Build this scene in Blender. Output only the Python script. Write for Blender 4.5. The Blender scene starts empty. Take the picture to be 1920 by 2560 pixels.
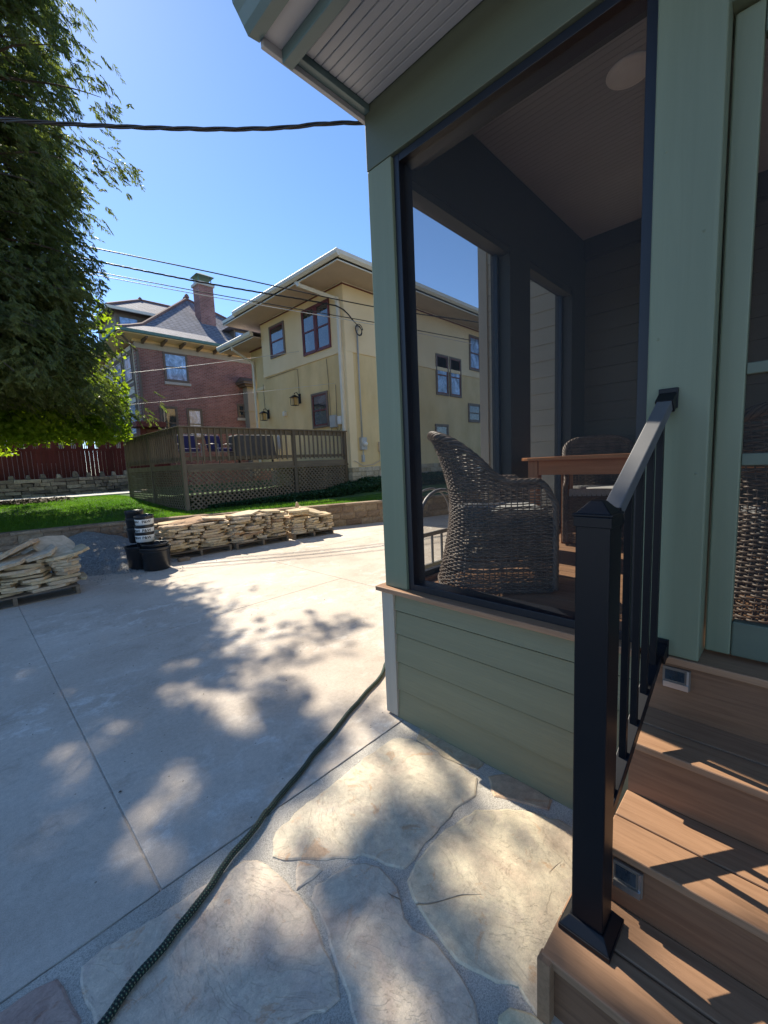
import bpy, bmesh, math, random
import numpy as np
from mathutils import Vector, Matrix
R_ = math.radians
random.seed(7)
rng = np.random.default_rng(11)
SC = bpy.context.scene
COL = SC.collection

# ------------------------------------------------------------------ camera
CAMZ = 1.5
yaw, pit, rol = R_(44.573), R_(-6.774), R_(-2.521)
f_ = np.array([math.cos(yaw)*math.cos(pit), math.sin(yaw)*math.cos(pit), math.sin(pit)])
r_ = np.array([math.sin(yaw), -math.cos(yaw), 0.0])
u_ = np.cross(r_, f_)
c_, s_ = math.cos(rol), math.sin(rol)
r2, u2 = c_*r_ + s_*u_, -s_*r_ + c_*u_
cam = bpy.data.cameras.new("camera")
cam.sensor_fit = 'HORIZONTAL'; cam.sensor_width = 36.0
cam.lens = 1043.7/1920*36.0
cam.clip_start = 0.05; cam.clip_end = 5000
camo = bpy.data.objects.new("camera", cam); COL.objects.link(camo)
M = Matrix(((r2[0], u2[0], -f_[0], 0), (r2[1], u2[1], -f_[1], 0), (r2[2], u2[2], -f_[2], CAMZ), (0, 0, 0, 1)))
camo.matrix_world = M
SC.camera = camo

# ------------------------------------------------------------------ light
SUN_AZ, SUN_EL = 82.5, 46.0
w = bpy.data.worlds.new("World"); SC.world = w; w.use_nodes = True
nt = w.node_tree; nt.nodes.clear()
sky = nt.nodes.new('ShaderNodeTexSky'); sky.sky_type = 'NISHITA'; sky.sun_disc = False
sky.sun_elevation = R_(SUN_EL); sky.sun_rotation = R_(90 - SUN_AZ)
sky.air_density = 0.68; sky.dust_density = 0.09; sky.ozone_density = 1.6; sky.altitude = 300
bg = nt.nodes.new('ShaderNodeBackground'); bg.inputs[1].default_value = 0.135
wo = nt.nodes.new('ShaderNodeOutputWorld')
hs = nt.nodes.new('ShaderNodeHueSaturation'); hs.inputs['Saturation'].default_value = 1.13; nt.links.new(sky.outputs[0], hs.inputs['Color']); nt.links.new(hs.outputs[0], bg.inputs[0]); nt.links.new(bg.outputs[0], wo.inputs[0])
sl = bpy.data.lights.new("sun", 'SUN'); sl.energy = 4.2; sl.angle = R_(0.55); sl.color = (1.0, 0.92, 0.78)
so = bpy.data.objects.new("sun", sl); COL.objects.link(so)
sd = Vector((math.cos(R_(SUN_AZ))*math.cos(R_(SUN_EL)), math.sin(R_(SUN_AZ))*math.cos(R_(SUN_EL)), math.sin(R_(SUN_EL))))
so.rotation_euler = sd.to_track_quat('Z', 'Y').to_euler(); so.location = (0, 20, 30)
SC.view_settings.view_transform = 'Standard'; SC.view_settings.look = 'None'
SC.view_settings.exposure = 1.07; SC.view_settings.gamma = 1.0
SC.cycles.max_bounces = 8; SC.cycles.transparent_max_bounces = 16
SC.cycles.diffuse_bounces = 4

# ------------------------------------------------------------------ materials
class NT:
    def __init__(s, name):
        s.m = bpy.data.materials.new(name); s.m.use_nodes = True
        s.t = s.m.node_tree; s.t.nodes.clear()
        s.out = s.t.nodes.new('ShaderNodeOutputMaterial')
        s.p = s.t.nodes.new('ShaderNodeBsdfPrincipled')
        s.t.links.new(s.p.outputs[0], s.out.inputs[0])
        s.tc = s.t.nodes.new('ShaderNodeTexCoord')
    def n(s, k, **kw):
        x = s.t.nodes.new(k)
        for a, b in kw.items(): setattr(x, a, b)
        return x
    def l(s, a, b): s.t.links.new(a, b)
    def map(s, scale=(1, 1, 1), rot=(0, 0, 0), loc=(0, 0, 0), src=None):
        m = s.n('ShaderNodeMapping')
        m.inputs['Scale'].default_value = scale; m.inputs['Rotation'].default_value = rot; m.inputs['Location'].default_value = loc
        s.l(src or s.tc.outputs['Object'], m.inputs[0]); return m.outputs[0]
    def noise(s, scale, vec=None, detail=4, rough=.55, dist=0):
        x = s.n('ShaderNodeTexNoise'); x.inputs['Scale'].default_value = scale
        x.inputs['Detail'].default_value = detail; x.inputs['Roughness'].default_value = rough
        x.inputs['Distortion'].default_value = dist
        s.l(vec or s.tc.outputs['Object'], x.inputs['Vector']); return x.outputs['Fac']
    def ramp(s, fac, stops):
        x = s.n('ShaderNodeValToRGB'); e = x.color_ramp.elements
        while len(e) < len(stops): e.new(0.5)
        for i, (p, c) in enumerate(stops):
            e[i].position = p; e[i].color = (*c, 1) if isinstance(c, tuple) else (c, c, c, 1)
        s.l(fac, x.inputs[0]); return x.outputs[0]
    def mix(s, a, b, fac, mode='MIX'):
        x = s.n('ShaderNodeMix', data_type='RGBA', blend_type=mode)
        for v, i in ((fac, 0), (a, 6), (b, 7)):
            if hasattr(v, 'links') or hasattr(v, 'is_linked'): s.l(v, x.inputs[i])
            else: x.inputs[i].default_value = v if i == 0 else (*v, 1)
        return x.outputs[2]
    def math(s, op, a, b=None):
        x = s.n('ShaderNodeMath', operation=op)
        for v, i in ((a, 0), (b, 1)):
            if v is None: continue
            if hasattr(v, 'is_linked'): s.l(v, x.inputs[i])
            else: x.inputs[i].default_value = v
        return x.outputs[0]
    def bump(s, h, strength=.3, dist=.01, nrm=None):
        b = s.n('ShaderNodeBump'); b.inputs['Strength'].default_value = strength; b.inputs['Distance'].default_value = dist
        s.l(h, b.inputs['Height'])
        if nrm: s.l(nrm, b.inputs['Normal'])
        s.l(b.outputs[0], s.p.inputs['Normal']); return b.outputs[0]
    def base(s, c):
        if hasattr(c, 'is_linked'): s.l(c, s.p.inputs['Base Color'])
        else: s.p.inputs['Base Color'].default_value = (*c, 1)
    def set(s, **kw):
        for a, b in kw.items():
            i = s.p.inputs[a.replace('_', ' ')]
            if hasattr(b, 'is_linked'): s.l(b, i)
            else: i.default_value = b
        return s

def sc(c, k): return tuple(min(1, x*k) for x in c)
def simple(name, c, rough=.6, var=.2, scale=6, bump=.15, bscale=60, metal=0, bdist=.002, rand=0.0, spec=.5, stretch=(1, 1, 1)):
    t = NT(name)
    v = t.map(stretch)
    n1 = t.noise(scale, v, 5, .6)
    col = t.ramp(n1, [(.3, sc(c, 1-var)), (.7, sc(c, 1+var))])
    if rand:
        oi = t.n('ShaderNodeObjectInfo')
        k = t.ramp(oi.outputs['Random'], [(0, (1-rand,)*3), (1, (1+rand,)*3)])
        col = t.mix(col, k, 1.0, 'MULTIPLY')
    t.base(col)
    t.set(Roughness=rough, Metallic=metal, Specular_IOR_Level=spec)
    if bump: t.bump(t.noise(bscale, v, 4, .6), bump, bdist)
    return t.m

def concrete():
    t = NT('concrete')
    big = t.noise(.6, None, 6, .6)
    c1 = t.ramp(big, [(.32, (.45, .375, .30)), (.5, (.56, .48, .39)), (.68, (.64, .56, .465))])
    pat = t.noise(5.0, t.map((1, 1.25, 1)), 11, .78, .35)
    m = t.ramp(pat, [(.50, 0.0), (.60, 1.0)])
    reg = t.ramp(t.noise(.9, t.map(loc=(3, 7, 0)), 4, .6), [(.45, 0.0), (.62, 1.0)])
    c2 = t.mix(c1, (.74, .69, .61), t.math('MULTIPLY', t.math('MULTIPLY', m, reg), .85))
    st = t.noise(2.3, t.map(loc=(9, 2, 0)), 9, .75)
    c3 = t.mix(c2, (.40, .335, .265), t.math('MULTIPLY', t.ramp(st, [(.54, 0.0), (.62, 1.0)]), .5))
    fine = t.noise(240, None, 3, .75); mid = t.noise(38, None, 6, .75)
    c4 = t.mix(c3, t.ramp(fine, [(.32, .76), (.68, 1.16)]), .9, 'MULTIPLY')
    c4 = t.mix(c4, t.ramp(mid, [(.3, .82), (.7, 1.13)]), .8, 'MULTIPLY')
    vo = t.n('ShaderNodeTexVoronoi'); vo.inputs['Scale'].default_value = 11; t.l(t.tc.outputs['Object'], vo.inputs['Vector'])
    pits = t.ramp(vo.outputs['Distance'], [(.035, 1.0), (.06, 0.0)])
    c4 = t.mix(c4, (.12, .10, .08), t.math('MULTIPLY', pits, .7))
    t.base(c4); t.set(Roughness=t.ramp(pat, [(.3, .75), (.7, .92)]), Specular_IOR_Level=.25)
    h = t.math('SUBTRACT', t.math('ADD', t.math('MULTIPLY', fine, .3), t.math('MULTIPLY', mid, .5)), pits)
    t.bump(h, .5, .004)
    return t.m

def flagmat():
    t = NT('flagstone')
    at = t.n('ShaderNodeAttribute', attribute_name='tint', attribute_type='GEOMETRY')
    big = t.noise(3.4, None, 6, .62, 1.4)
    a = t.ramp(big, [(.28, (.54, .43, .335)), (.42, (.62, .525, .405)), (.55, (.68, .60, .46)), (.62, (.62, .53, .42)), (.75, (.60, .555, .475))])
    n2 = t.noise(8, t.map(loc=(4, 1, 0)), 8, .68, 1.0)
    b = t.mix(a, (.56, .31, .16), t.math('MULTIPLY', t.ramp(n2, [(.59, 0.0), (.66, 1.0)]), .55))
    n3 = t.noise(30, None, 9, .75)
    c = t.mix(b, t.ramp(n3, [(.3, .74), (.7, 1.2)]), .85, 'MULTIPLY')
    c = t.mix(c, t.ramp(t.noise(190, None, 3, .7), [(.3, .85), (.7, 1.12)]), .8, 'MULTIPLY')
    # natural cleft: terraces with crevice shade painted along edges, and a few hairline cracks
    layer = t.noise(3.6, t.map((1.0, .62, 1), (0, 0, .6)), 9, .60, 2.2)
    st = t.ramp(layer, [(.33, 0.0), (.345, .2), (.42, .24), (.43, .45), (.50, .5), (.508, .7), (.58, .73), (.59, .9), (.66, .93), (.67, 1.0)])
    lip_shade = t.ramp(layer, [(.418, 0.0), (.425, 1.0), (.432, 0.0), (.498, 0.0), (.504, 1.0), (.51, 0.0)])
    c = t.mix(c, (.24, .16, .10), t.math('MULTIPLY', lip_shade, .16))  # darkens terrace edges in the colour to imitate crevice shade
    cr = t.noise(1.1, t.map(loc=(5, 5, 0)), 3, .35, .3)
    crack = t.ramp(cr, [(.4980, 0.0), (.4995, 1.0), (.5005, 1.0), (.502, 0.0)])
    gate = t.ramp(t.noise(2.0, t.map(loc=(1, 8, 0)), 2), [(.52, 0.0), (.56, 1.0)])
    ck = t.math('MULTIPLY', crack, gate)
    c = t.mix(c, (.14, .10, .07), t.math('MULTIPLY', ck, .75))
    t.base(t.mix(c, at.outputs['Color'], 1.0, 'MULTIPLY')); t.set(Roughness=.7, Specular_IOR_Level=.35)
    h = t.math('SUBTRACT', t.math('ADD', st, t.math('MULTIPLY', n3, .40)), ck)
    t.bump(h, .75, .007)
    return t.m

def mortarmat():
    t = NT('mortar')
    f1 = t.noise(230, None, 3, .8)
    c = t.ramp(f1, [(.36, (.44, .39, .32)), (.5, (.68, .62, .52)), (.62, (.84, .78, .68))])
    b = t.noise(5, None, 4)
    t.base(t.mix(c, t.ramp(b, [(.3, .8), (.7, 1.1)]), 1.0, 'MULTIPLY')); t.set(Roughness=.95)
    t.bump(f1, 1.0, .008)
    return t.m

def vecax(t, axis):
    sp = t.n('ShaderNodeSeparateXYZ'); t.l(t.tc.outputs['Object'], sp.inputs[0])
    cb = t.n('ShaderNodeCombineXYZ')
    t.l(sp.outputs[{'x': 0, 'y': 1}[axis]], cb.inputs[0]); t.l(sp.outputs[2], cb.inputs[1]); return cb.outputs[0]
def brickmat(name, axis, c1, c2, mortar, bw=.22, bh=.075, ms=.008, bump=.6, rough=.85, off=.5):
    t = NT(name)
    b = t.n('ShaderNodeTexBrick'); b.offset = off
    t.l(vecax(t, axis), b.inputs['Vector'])
    b.inputs['Color1'].default_value = (*c1, 1); b.inputs['Color2'].default_value = (*c2, 1); b.inputs['Mortar'].default_value = (*mortar, 1)
    b.inputs['Scale'].default_value = 1; b.inputs['Mortar Size'].default_value = ms; b.inputs['Mortar Smooth'].default_value = .2
    b.inputs['Brick Width'].default_value = bw; b.inputs['Row Height'].default_value = bh
    n1 = t.noise(1.2, None, 4); n2 = t.noise(18, None, 6, .7)
    c = t.mix(b.outputs['Color'], t.ramp(n1, [(.3, .8), (.7, 1.2)]), 1.0, 'MULTIPLY')
    c = t.mix(c, t.ramp(n2, [(.3, .8), (.7, 1.25)]), .8, 'MULTIPLY')
    t.base(c); t.set(Roughness=rough, Specular_IOR_Level=.3)
    h = t.math('SUBTRACT', t.math('MULTIPLY', n2, .3), b.outputs['Fac'])
    t.bump(h, bump, .01)
    return t.m

def woodmat(name, c, c2, axis='y', rough=.6, scale=1.0, bump=.4, ribs=0, lo=.78, hi=1.2):
    """grain running along the given object axis"""
    t = NT(name)
    st = {'x': (1.5, 28, 28), 'y': (28, 1.5, 28), 'z': (28, 28, 1.5)}[axis]
    v = t.map(tuple(q*scale for q in st))
    g = t.noise(1.6, v, 6, .65, .6)
    v2 = t.map(tuple(q*scale*.15 for q in st)); g2 = t.noise(1.2, v2, 3, .5)
    col = t.ramp(g, [(.25, c2), (.55, c), (.8, sc(c, 1+(hi-1)*1.2))])
    col = t.mix(col, t.ramp(g2, [(.3, lo), (.7, hi)]), 1.0, 'MULTIPLY')
    oi = t.n('ShaderNodeObjectInfo')
    col = t.mix(col, t.ramp(oi.outputs['Random'], [(0, .9), (1, 1.1)]), 1.0, 'MULTIPLY')
    t.base(col); t.set(Roughness=rough, Specular_IOR_Level=.35)
    t.bump(g, bump, .002)
    return t.m

def leafmat(name, ca, cb, trans=.45, tcol=None, hue=.5, objrand=False):
    t = NT(name)
    n1 = t.noise(.55, None, 3, .6); n2 = t.noise(9, None, 2)
    col = t.ramp(n1, [(.35, ca), (.65, cb)])
    col = t.mix(col, t.ramp(n2, [(.3, .6), (.7, 1.4)]), hue, 'MULTIPLY')
    t.base(col); t.set(Roughness=.5, Specular_IOR_Level=.3)
    tr = t.n('ShaderNodeBsdfTranslucent')
    tc = t.mix(col, tcol or (1, 1, .5), 1.0, 'MULTIPLY')
    t.l(t.mix(tc, (1.9, 1.9, 1.6), 1.0, 'MULTIPLY'), tr.inputs[0])
    mx = t.n('ShaderNodeMixShader'); mx.inputs[0].default_value = trans
    t.l(t.p.outputs[0], mx.inputs[1]); t.l(tr.outputs[0], mx.inputs[2]); t.l(mx.outputs[0], t.out.inputs[0])
    return t.m

def screenmat(name, keep=.6):
    t = NT(name)
    t.base((.02, .022, .025)); t.set(Roughness=.6)
    tr = t.n('ShaderNodeBsdfTransparent'); mx = t.n('ShaderNodeMixShader')
    # woven mesh: closes up at grazing view, like real insect screen
    lw = t.n('ShaderNodeLayerWeight'); lw.inputs[0].default_value = .35
    k = t.math('SUBTRACT', keep, t.math('MULTIPLY', lw.outputs['Facing'], .12))
    n1 = t.noise(500, None, 1)
    k2 = t.math('ADD', k, t.math('MULTIPLY', t.math('SUBTRACT', n1, .5), .10))
    t.l(k2, mx.inputs[0]); t.l(t.p.outputs[0], mx.inputs[1]); t.l(tr.outputs[0], mx.inputs[2]); t.l(mx.outputs[0], t.out.inputs[0])
    return t.m

def glassmat(name, c=(.012, .016, .02), rough=.03, spec=.9):
    t = NT(name); n = t.noise(2.6, t.map((1, 1, .7)), 6, .7, .8)
    t.base(t.ramp(n, [(.36, c), (.5, sc(c, 2.2)), (.62, tuple(x*4+.02 for x in c))])); t.set(Roughness=rough, Specular_IOR_Level=spec, IOR=1.6)  # noise ramp paints tree-like reflections into the pane colour
    t.bump(t.noise(1.3, None, 2), .08, .03)
    return t.m

def slabmat():
    t = NT('stone_slab')
    oi = t.n('ShaderNodeObjectInfo')
    v = t.n('ShaderNodeVectorMath', operation='ADD'); t.l(t.tc.outputs['Object'], v.inputs[0]); t.l(oi.outputs['Location'], v.inputs[1])
    a = t.ramp(oi.outputs['Random'], [(0, (.44, .33, .20)), (.3, (.62, .49, .31)), (.55, (.55, .43, .30)), (.8, (.66, .55, .39)), (1, (.38, .23, .13))])
    n = t.noise(7, v.outputs[0], 7, .68, .8)
    c = t.mix(a, t.ramp(n, [(.28, .6), (.5, 1.0), (.72, 1.3)]), .85, 'MULTIPLY')
    n2 = t.noise(3.2, v.outputs[0], 4, .6)
    c = t.mix(c, (.34, .17, .08), t.math('MULTIPLY', t.ramp(n2, [(.60, 0.0), (.72, 1.0)]), .55))
    t.base(c); t.set(Roughness=.88, Specular_IOR_Level=.25)
    t.bump(t.math('ADD', n, t.math('MULTIPLY', t.noise(55, v.outputs[0], 5, .7), .4)), .7, .012)
    return t.m

MT = {}
MT['concrete'] = concrete(); MT['flag'] = flagmat(); MT['mortar'] = mortarmat(); MT['slab'] = slabmat()
MT['soil'] = simple('soil', (.10, .075, .05), .95, .4, 5, .8, 40, bdist=.02)
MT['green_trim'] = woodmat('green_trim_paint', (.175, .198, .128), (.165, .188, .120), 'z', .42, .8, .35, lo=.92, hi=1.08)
MT['green_trim_y_shaded'] = woodmat('green_trim_paint_level_shaded', (.105, .125, .090), (.10, .118, .085), 'y', .5, .8, .3, lo=.92, hi=1.08)  # darker copy of the post paint, eave shade put into the colour
MT['siding'] = woodmat('siding_paint', (.225, .212, .125), (.21, .197, .116), 'y', .6, 1.6, .9, lo=.92, hi=1.07)
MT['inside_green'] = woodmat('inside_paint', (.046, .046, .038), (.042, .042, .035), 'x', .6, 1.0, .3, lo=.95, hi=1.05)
MT['taupe'] = woodmat('taupe_trim_paint', (.42, .37, .29), (.40, .35, .275), 'z', .55, 1.0, .35, lo=.95, hi=1.05)
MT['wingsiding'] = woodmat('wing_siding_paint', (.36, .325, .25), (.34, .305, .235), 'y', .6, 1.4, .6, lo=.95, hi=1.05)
MT['wingsiding_shaded'] = woodmat('wing_siding_paint_shaded', (.095, .092, .070), (.088, .085, .065), 'y', .6, 1.4, .6, lo=.95, hi=1.05)  # wing siding colour darkened, the porch's inside shade put into the paint
MT['ceilpaint'] = simple('ceiling_paint', (.33, .335, .34), .55, .04, 3, .1, 40)
MT['bead'] = simple('beadboard_paint', (.40, .40, .42), .5, .04, 3, .1, 40)
MT['gutterpaint'] = simple('gutter_paint', (.095, .15, .155), .4, .08, 4, .05, 30)
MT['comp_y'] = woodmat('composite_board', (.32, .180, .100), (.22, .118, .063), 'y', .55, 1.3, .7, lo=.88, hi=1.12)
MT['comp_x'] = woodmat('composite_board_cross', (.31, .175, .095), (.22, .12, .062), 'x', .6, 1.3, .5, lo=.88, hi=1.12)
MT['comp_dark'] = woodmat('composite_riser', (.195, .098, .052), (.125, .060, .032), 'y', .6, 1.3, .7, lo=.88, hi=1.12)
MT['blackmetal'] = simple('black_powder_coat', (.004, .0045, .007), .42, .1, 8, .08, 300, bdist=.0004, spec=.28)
MT['blackmetal_sheen'] = simple('black_coat_painted_sheen', (.09, .09, .092), .55, .1, 8, .08, 300, bdist=.0004, spec=1.0)  # same black coat as the newel, sun sheen painted in as lighter grey
MT['blackframe'] = simple('black_screen_frame', (.006, .007, .012), .45, .1, 8, 0)
MT['screen'] = screenmat('insect_screen', .72)
MT['wicker'] = simple('wicker', (.130, .092, .066), .5, .4, 14, .35, 220, bdist=.001)
MT['cushion'] = simple('cushion_fabric', (.42, .42, .41), .95, .12, 60, .5, 500, bdist=.002)
MT['teak'] = woodmat('table_wood', (.50, .20, .07), (.36, .14, .045), 'y', .45, .7, .25, lo=.9, hi=1.1)
MT['teak_z'] = woodmat('table_wood_upright', (.34, .15, .06), (.23, .095, .038), 'z', .5, .7, .25)
MT['hose'] = None
MT['stucco'] = None
MT['cream'] = simple('cream_paint', (.74, .69, .58), .5, .06, 3, .06, 40)
MT['redtrim'] = simple('dark_red_paint', (.14, .028, .026), .5, .12, 5, .05)
MT['soffit'] = simple('soffit_paint', (.56, .45, .37), .7, .06, 2, .1, 20)
MT['grayplastic'] = simple('grey_box_paint', (.42, .42, .41), .5, .08, 6, .05)
MT['glass'] = glassmat('window_glass_painted_reflection')
MT['glassblue'] = glassmat('window_glass_painted_sky', (.10, .15, .24), .08, .9)  # blue base paints the reflected sky into the glass
MT['deckwood'] = woodmat('brown_deck_stain', (.165, .127, .088), (.115, .088, .06), 'z', .7, 1.0, .5)
MT['deckwood_x'] = woodmat('brown_deck_stain_level', (.165, .127, .088), (.115, .088, .06), 'x', .7, 1.0, .5)
MT['brick'] = brickmat('red_brick', 'x', (.37, .165, .14), (.25, .105, .09), (.34, .27, .24), .21, .078, .010)
MT['brick_y'] = brickmat('red_brick_side', 'y', (.37, .165, .14), (.25, .105, .09), (.34, .27, .24), .21, .078, .010)
MT['slate'] = None
MT['taupe_dark'] = simple('brown_trim_paint', (.17, .13, .10), .6, .1, 4, .1)
MT['ridge'] = simple('ridge_tile', (.22, .12, .09), .8, .25, 9, .4, 40)
MT['redfence'] = woodmat('dark_red_fence_stain', (.135, .026, .024), (.085, .016, .016), 'z', .7, .7, .5)
MT['bark'] = simple('bark', (.10, .075, .055), .95, .35, 5, 1.0, 22, bdist=.03, stretch=(1, 1, .25))
MT['cypress'] = leafmat('cypress_foliage', (.078, .108, .048), (.135, .152, .062), .48, (.95, 1.0, .45))
MT['maple'] = leafmat('broad_leaf', (.13, .21, .022), (.21, .28, .028), .6, (1, 1, .3))
MT['grass'] = leafmat('grass_blade', (.065, .165, .020), (.110, .215, .030), .45, (1, 1, .5))
MT['ivy'] = leafmat('ivy_leaf', (.022, .060, .030), (.035, .085, .035), .25, (1, 1, .6))
MT['lawn'] = simple('lawn_soil', (.045, .10, .018), .95, .35, 3, .8, 60, bdist=.03)
MT['blacktub'] = simple('black_plastic', (.014, .015, .018), .33, .15, 6, .08, 60)
MT['whiteplastic'] = simple('white_plastic', (.72, .72, .70), .4, .06, 9, .05)
MT['ink'] = simple('black_ink', (.02, .02, .02), .5, .05, 5, 0)
MT['gravel'] = simple('grey_gravel', (.42, .405, .375), .95, .5, 45, 1.0, 110, bdist=.03)
MT['palletwood'] = woodmat('pallet_wood', (.20, .15, .105), (.12, .088, .06), 'x', .85, .8, .6)
MT['retblock'] = None
MT['wire'] = simple('black_cable', (.018, .016, .016), .5, .1, 8, .1)
MT['wirelight'] = simple('pale_cable', (.55, .53, .50), .5, .1, 8, 0)
MT['purple'] = simple('purple_fabric', (.035, .03, .11), .8, .1, 8, .1)
MT['charcoal'] = simple('charcoal_cover', (.09, .085, .08), .8, .12, 5, .2, 30)
MT['chairmetal'] = simple('grey_metal', (.28, .27, .26), .45, .1, 8, .05, metal=.3)
MT['amber'] = simple('amber_lamp_glass', (.55, .36, .14), .3, .1, 8, 0)
MT['steel'] = simple('brushed_steel', (.55, .54, .52), .32, .05, 20, 0, metal=.9)
MT['copper'] = simple('green_copper', (.10, .19, .16), .6, .15, 6, .1)
MT['sidewalk'] = simple('sidewalk_concrete', (.50, .47, .42), .85, .12, 2, .3, 60)
MT['rubble'] = None

def mk_special():
    # stucco with faint patches
    t = NT('yellow_stucco')
    n1 = t.noise(.55, None, 4, .6); n2 = t.noise(60, None, 4, .7); n3 = t.noise(1.3, t.map((1, 1, .35)), 5, .6)
    c = t.ramp(n1, [(.35, (.70, .52, .26)), (.6, (.78, .60, .33))])
    c = t.mix(c, t.ramp(n3, [(.35, .86), (.6, 1.04)]), .8, 'MULTIPLY')
    t.base(c); t.set(Roughness=.9, Specular_IOR_Level=.2); t.bump(n2, .3, .006); MT['stucco'] = t.m
    t = NT('pale_stucco'); n2 = t.noise(60, None, 4, .7)
    t.base(t.ramp(t.noise(.8, None, 3), [(.35, (.80, .63, .38)), (.65, (.86, .69, .44))])); t.set(Roughness=.9); t.bump(n2, .3, .006); MT['palestucco'] = t.m
    # braided hose: spiral of dark green / black with pale flecks via UV
    t = NT('braided_hose')
    uv = t.tc.outputs['UV']
    w1 = t.n('ShaderNodeTexChecker'); w1.inputs['Scale'].default_value = 1
    t.l(t.map((1, 1, 1), (0, 0, R_(0)), src=uv), w1.inputs['Vector'])
    w1.inputs['Color1'].default_value = (.012, .015, .016, 1); w1.inputs['Color2'].default_value = (.010, .040, .028, 1)
    sp = t.n('ShaderNodeSeparateXYZ'); t.l(uv, sp.inputs[0])
    fu = t.math('FRACT', sp.outputs[0]); fv = t.math('FRACT', t.math('MULTIPLY', sp.outputs[1], 1.0))
    a = t.math('LESS_THAN', t.math('ABSOLUTE', t.math('SUBTRACT', fu, .5)), .17)
    b = t.math('LESS_THAN', t.math('ABSOLUTE', t.math('SUBTRACT', fv, .5)), .20)
    fl = t.math('MULTIPLY', a, b)
    c = t.mix(w1.outputs[0], (.34, .36, .18), t.math('MULTIPLY', fl, .45))
    t.base(c); t.set(Roughness=.75)
    hgt = t.math('SINE', t.math('MULTIPLY', sp.outputs[0], math.pi*2))
    t.bump(hgt, .6, .002); MT['hose'] = t.m
    # slate roof: courses along z
    t = NT('slate_roof')
    sp = t.n('ShaderNodeSeparateXYZ'); t.l(t.tc.outputs['Object'], sp.inputs[0])
    cb = t.n('ShaderNodeCombineXYZ'); t.l(t.math('ADD', sp.outputs[0], sp.outputs[1]), cb.inputs[0]); t.l(sp.outputs[2], cb.inputs[1])
    b = t.n('ShaderNodeTexBrick'); t.l(cb.outputs[0], b.inputs['Vector'])
    b.inputs['Color1'].default_value = (.27, .255, .27, 1); b.inputs['Color2'].default_value = (.19, .185, .21, 1); b.inputs['Mortar'].default_value = (.07, .07, .085, 1)
    b.inputs['Scale'].default_value = 1; b.inputs['Mortar Size'].default_value = .02; b.inputs['Brick Width'].default_value = .34; b.inputs['Row Height'].default_value = .15
    c = t.mix(b.outputs['Color'], t.ramp(t.noise(3, None, 5, .7), [(.3, .75), (.7, 1.3)]), 1.0, 'MULTIPLY')
    t.base(c); t.set(Roughness=.8, Specular_IOR_Level=.3)
    t.bump(t.math('SUBTRACT', 1.0, b.outputs['Fac']), .7, .02); MT['slate'] = t.m
    t = NT('retaining_block')
    isl = t.n('ShaderNodeNewGeometry')
    a = t.ramp(isl.outputs['Random Per Island'], [(0, (.24, .165, .115)), (.5, (.33, .24, .165)), (1, (.38, .29, .20))])
    n = t.noise(14, None, 8, .75, .5)
    c = t.mix(a, t.ramp(n, [(.28, .6), (.72, 1.35)]), .9, 'MULTIPLY')
    t.base(c); t.set(Roughness=.95, Specular_IOR_Level=.2)
    t.bump(t.math('ADD', n, t.math('MULTIPLY', t.noise(60, None, 4, .8), .4)), 1.0, .03); MT['retblock'] = t.m
    t = NT('rubble_stone')
    isl = t.n('ShaderNodeNewGeometry')
    a = t.ramp(isl.outputs['Random Per Island'], [(0, (.12, .11, .10)), (.5, (.24, .21, .175)), (1, (.38, .34, .28))])
    n = t.noise(9, None, 8, .75, .5)
    c = t.mix(a, t.ramp(n, [(.3, .5), (.7, 1.4)]), .9, 'MULTIPLY')
    t.base(c); t.set(Roughness=.95); t.bump(n, 1.0, .04); MT['rubble'] = t.m
    t = NT('foundation_stone')
    isl = t.n('ShaderNodeNewGeometry')
    a = t.ramp(isl.outputs['Random Per Island'], [(0, (.36, .27, .16)), (.5, (.48, .39, .26)), (1, (.55, .47, .35))])
    n = t.noise(12, None, 6, .7)
    t.base(t.mix(a, t.ramp(n, [(.3, .7), (.7, 1.2)]), .9, 'MULTIPLY')); t.set(Roughness=.95); t.bump(n, .9, .03); MT['foundation'] = t.m
mk_special()

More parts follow.
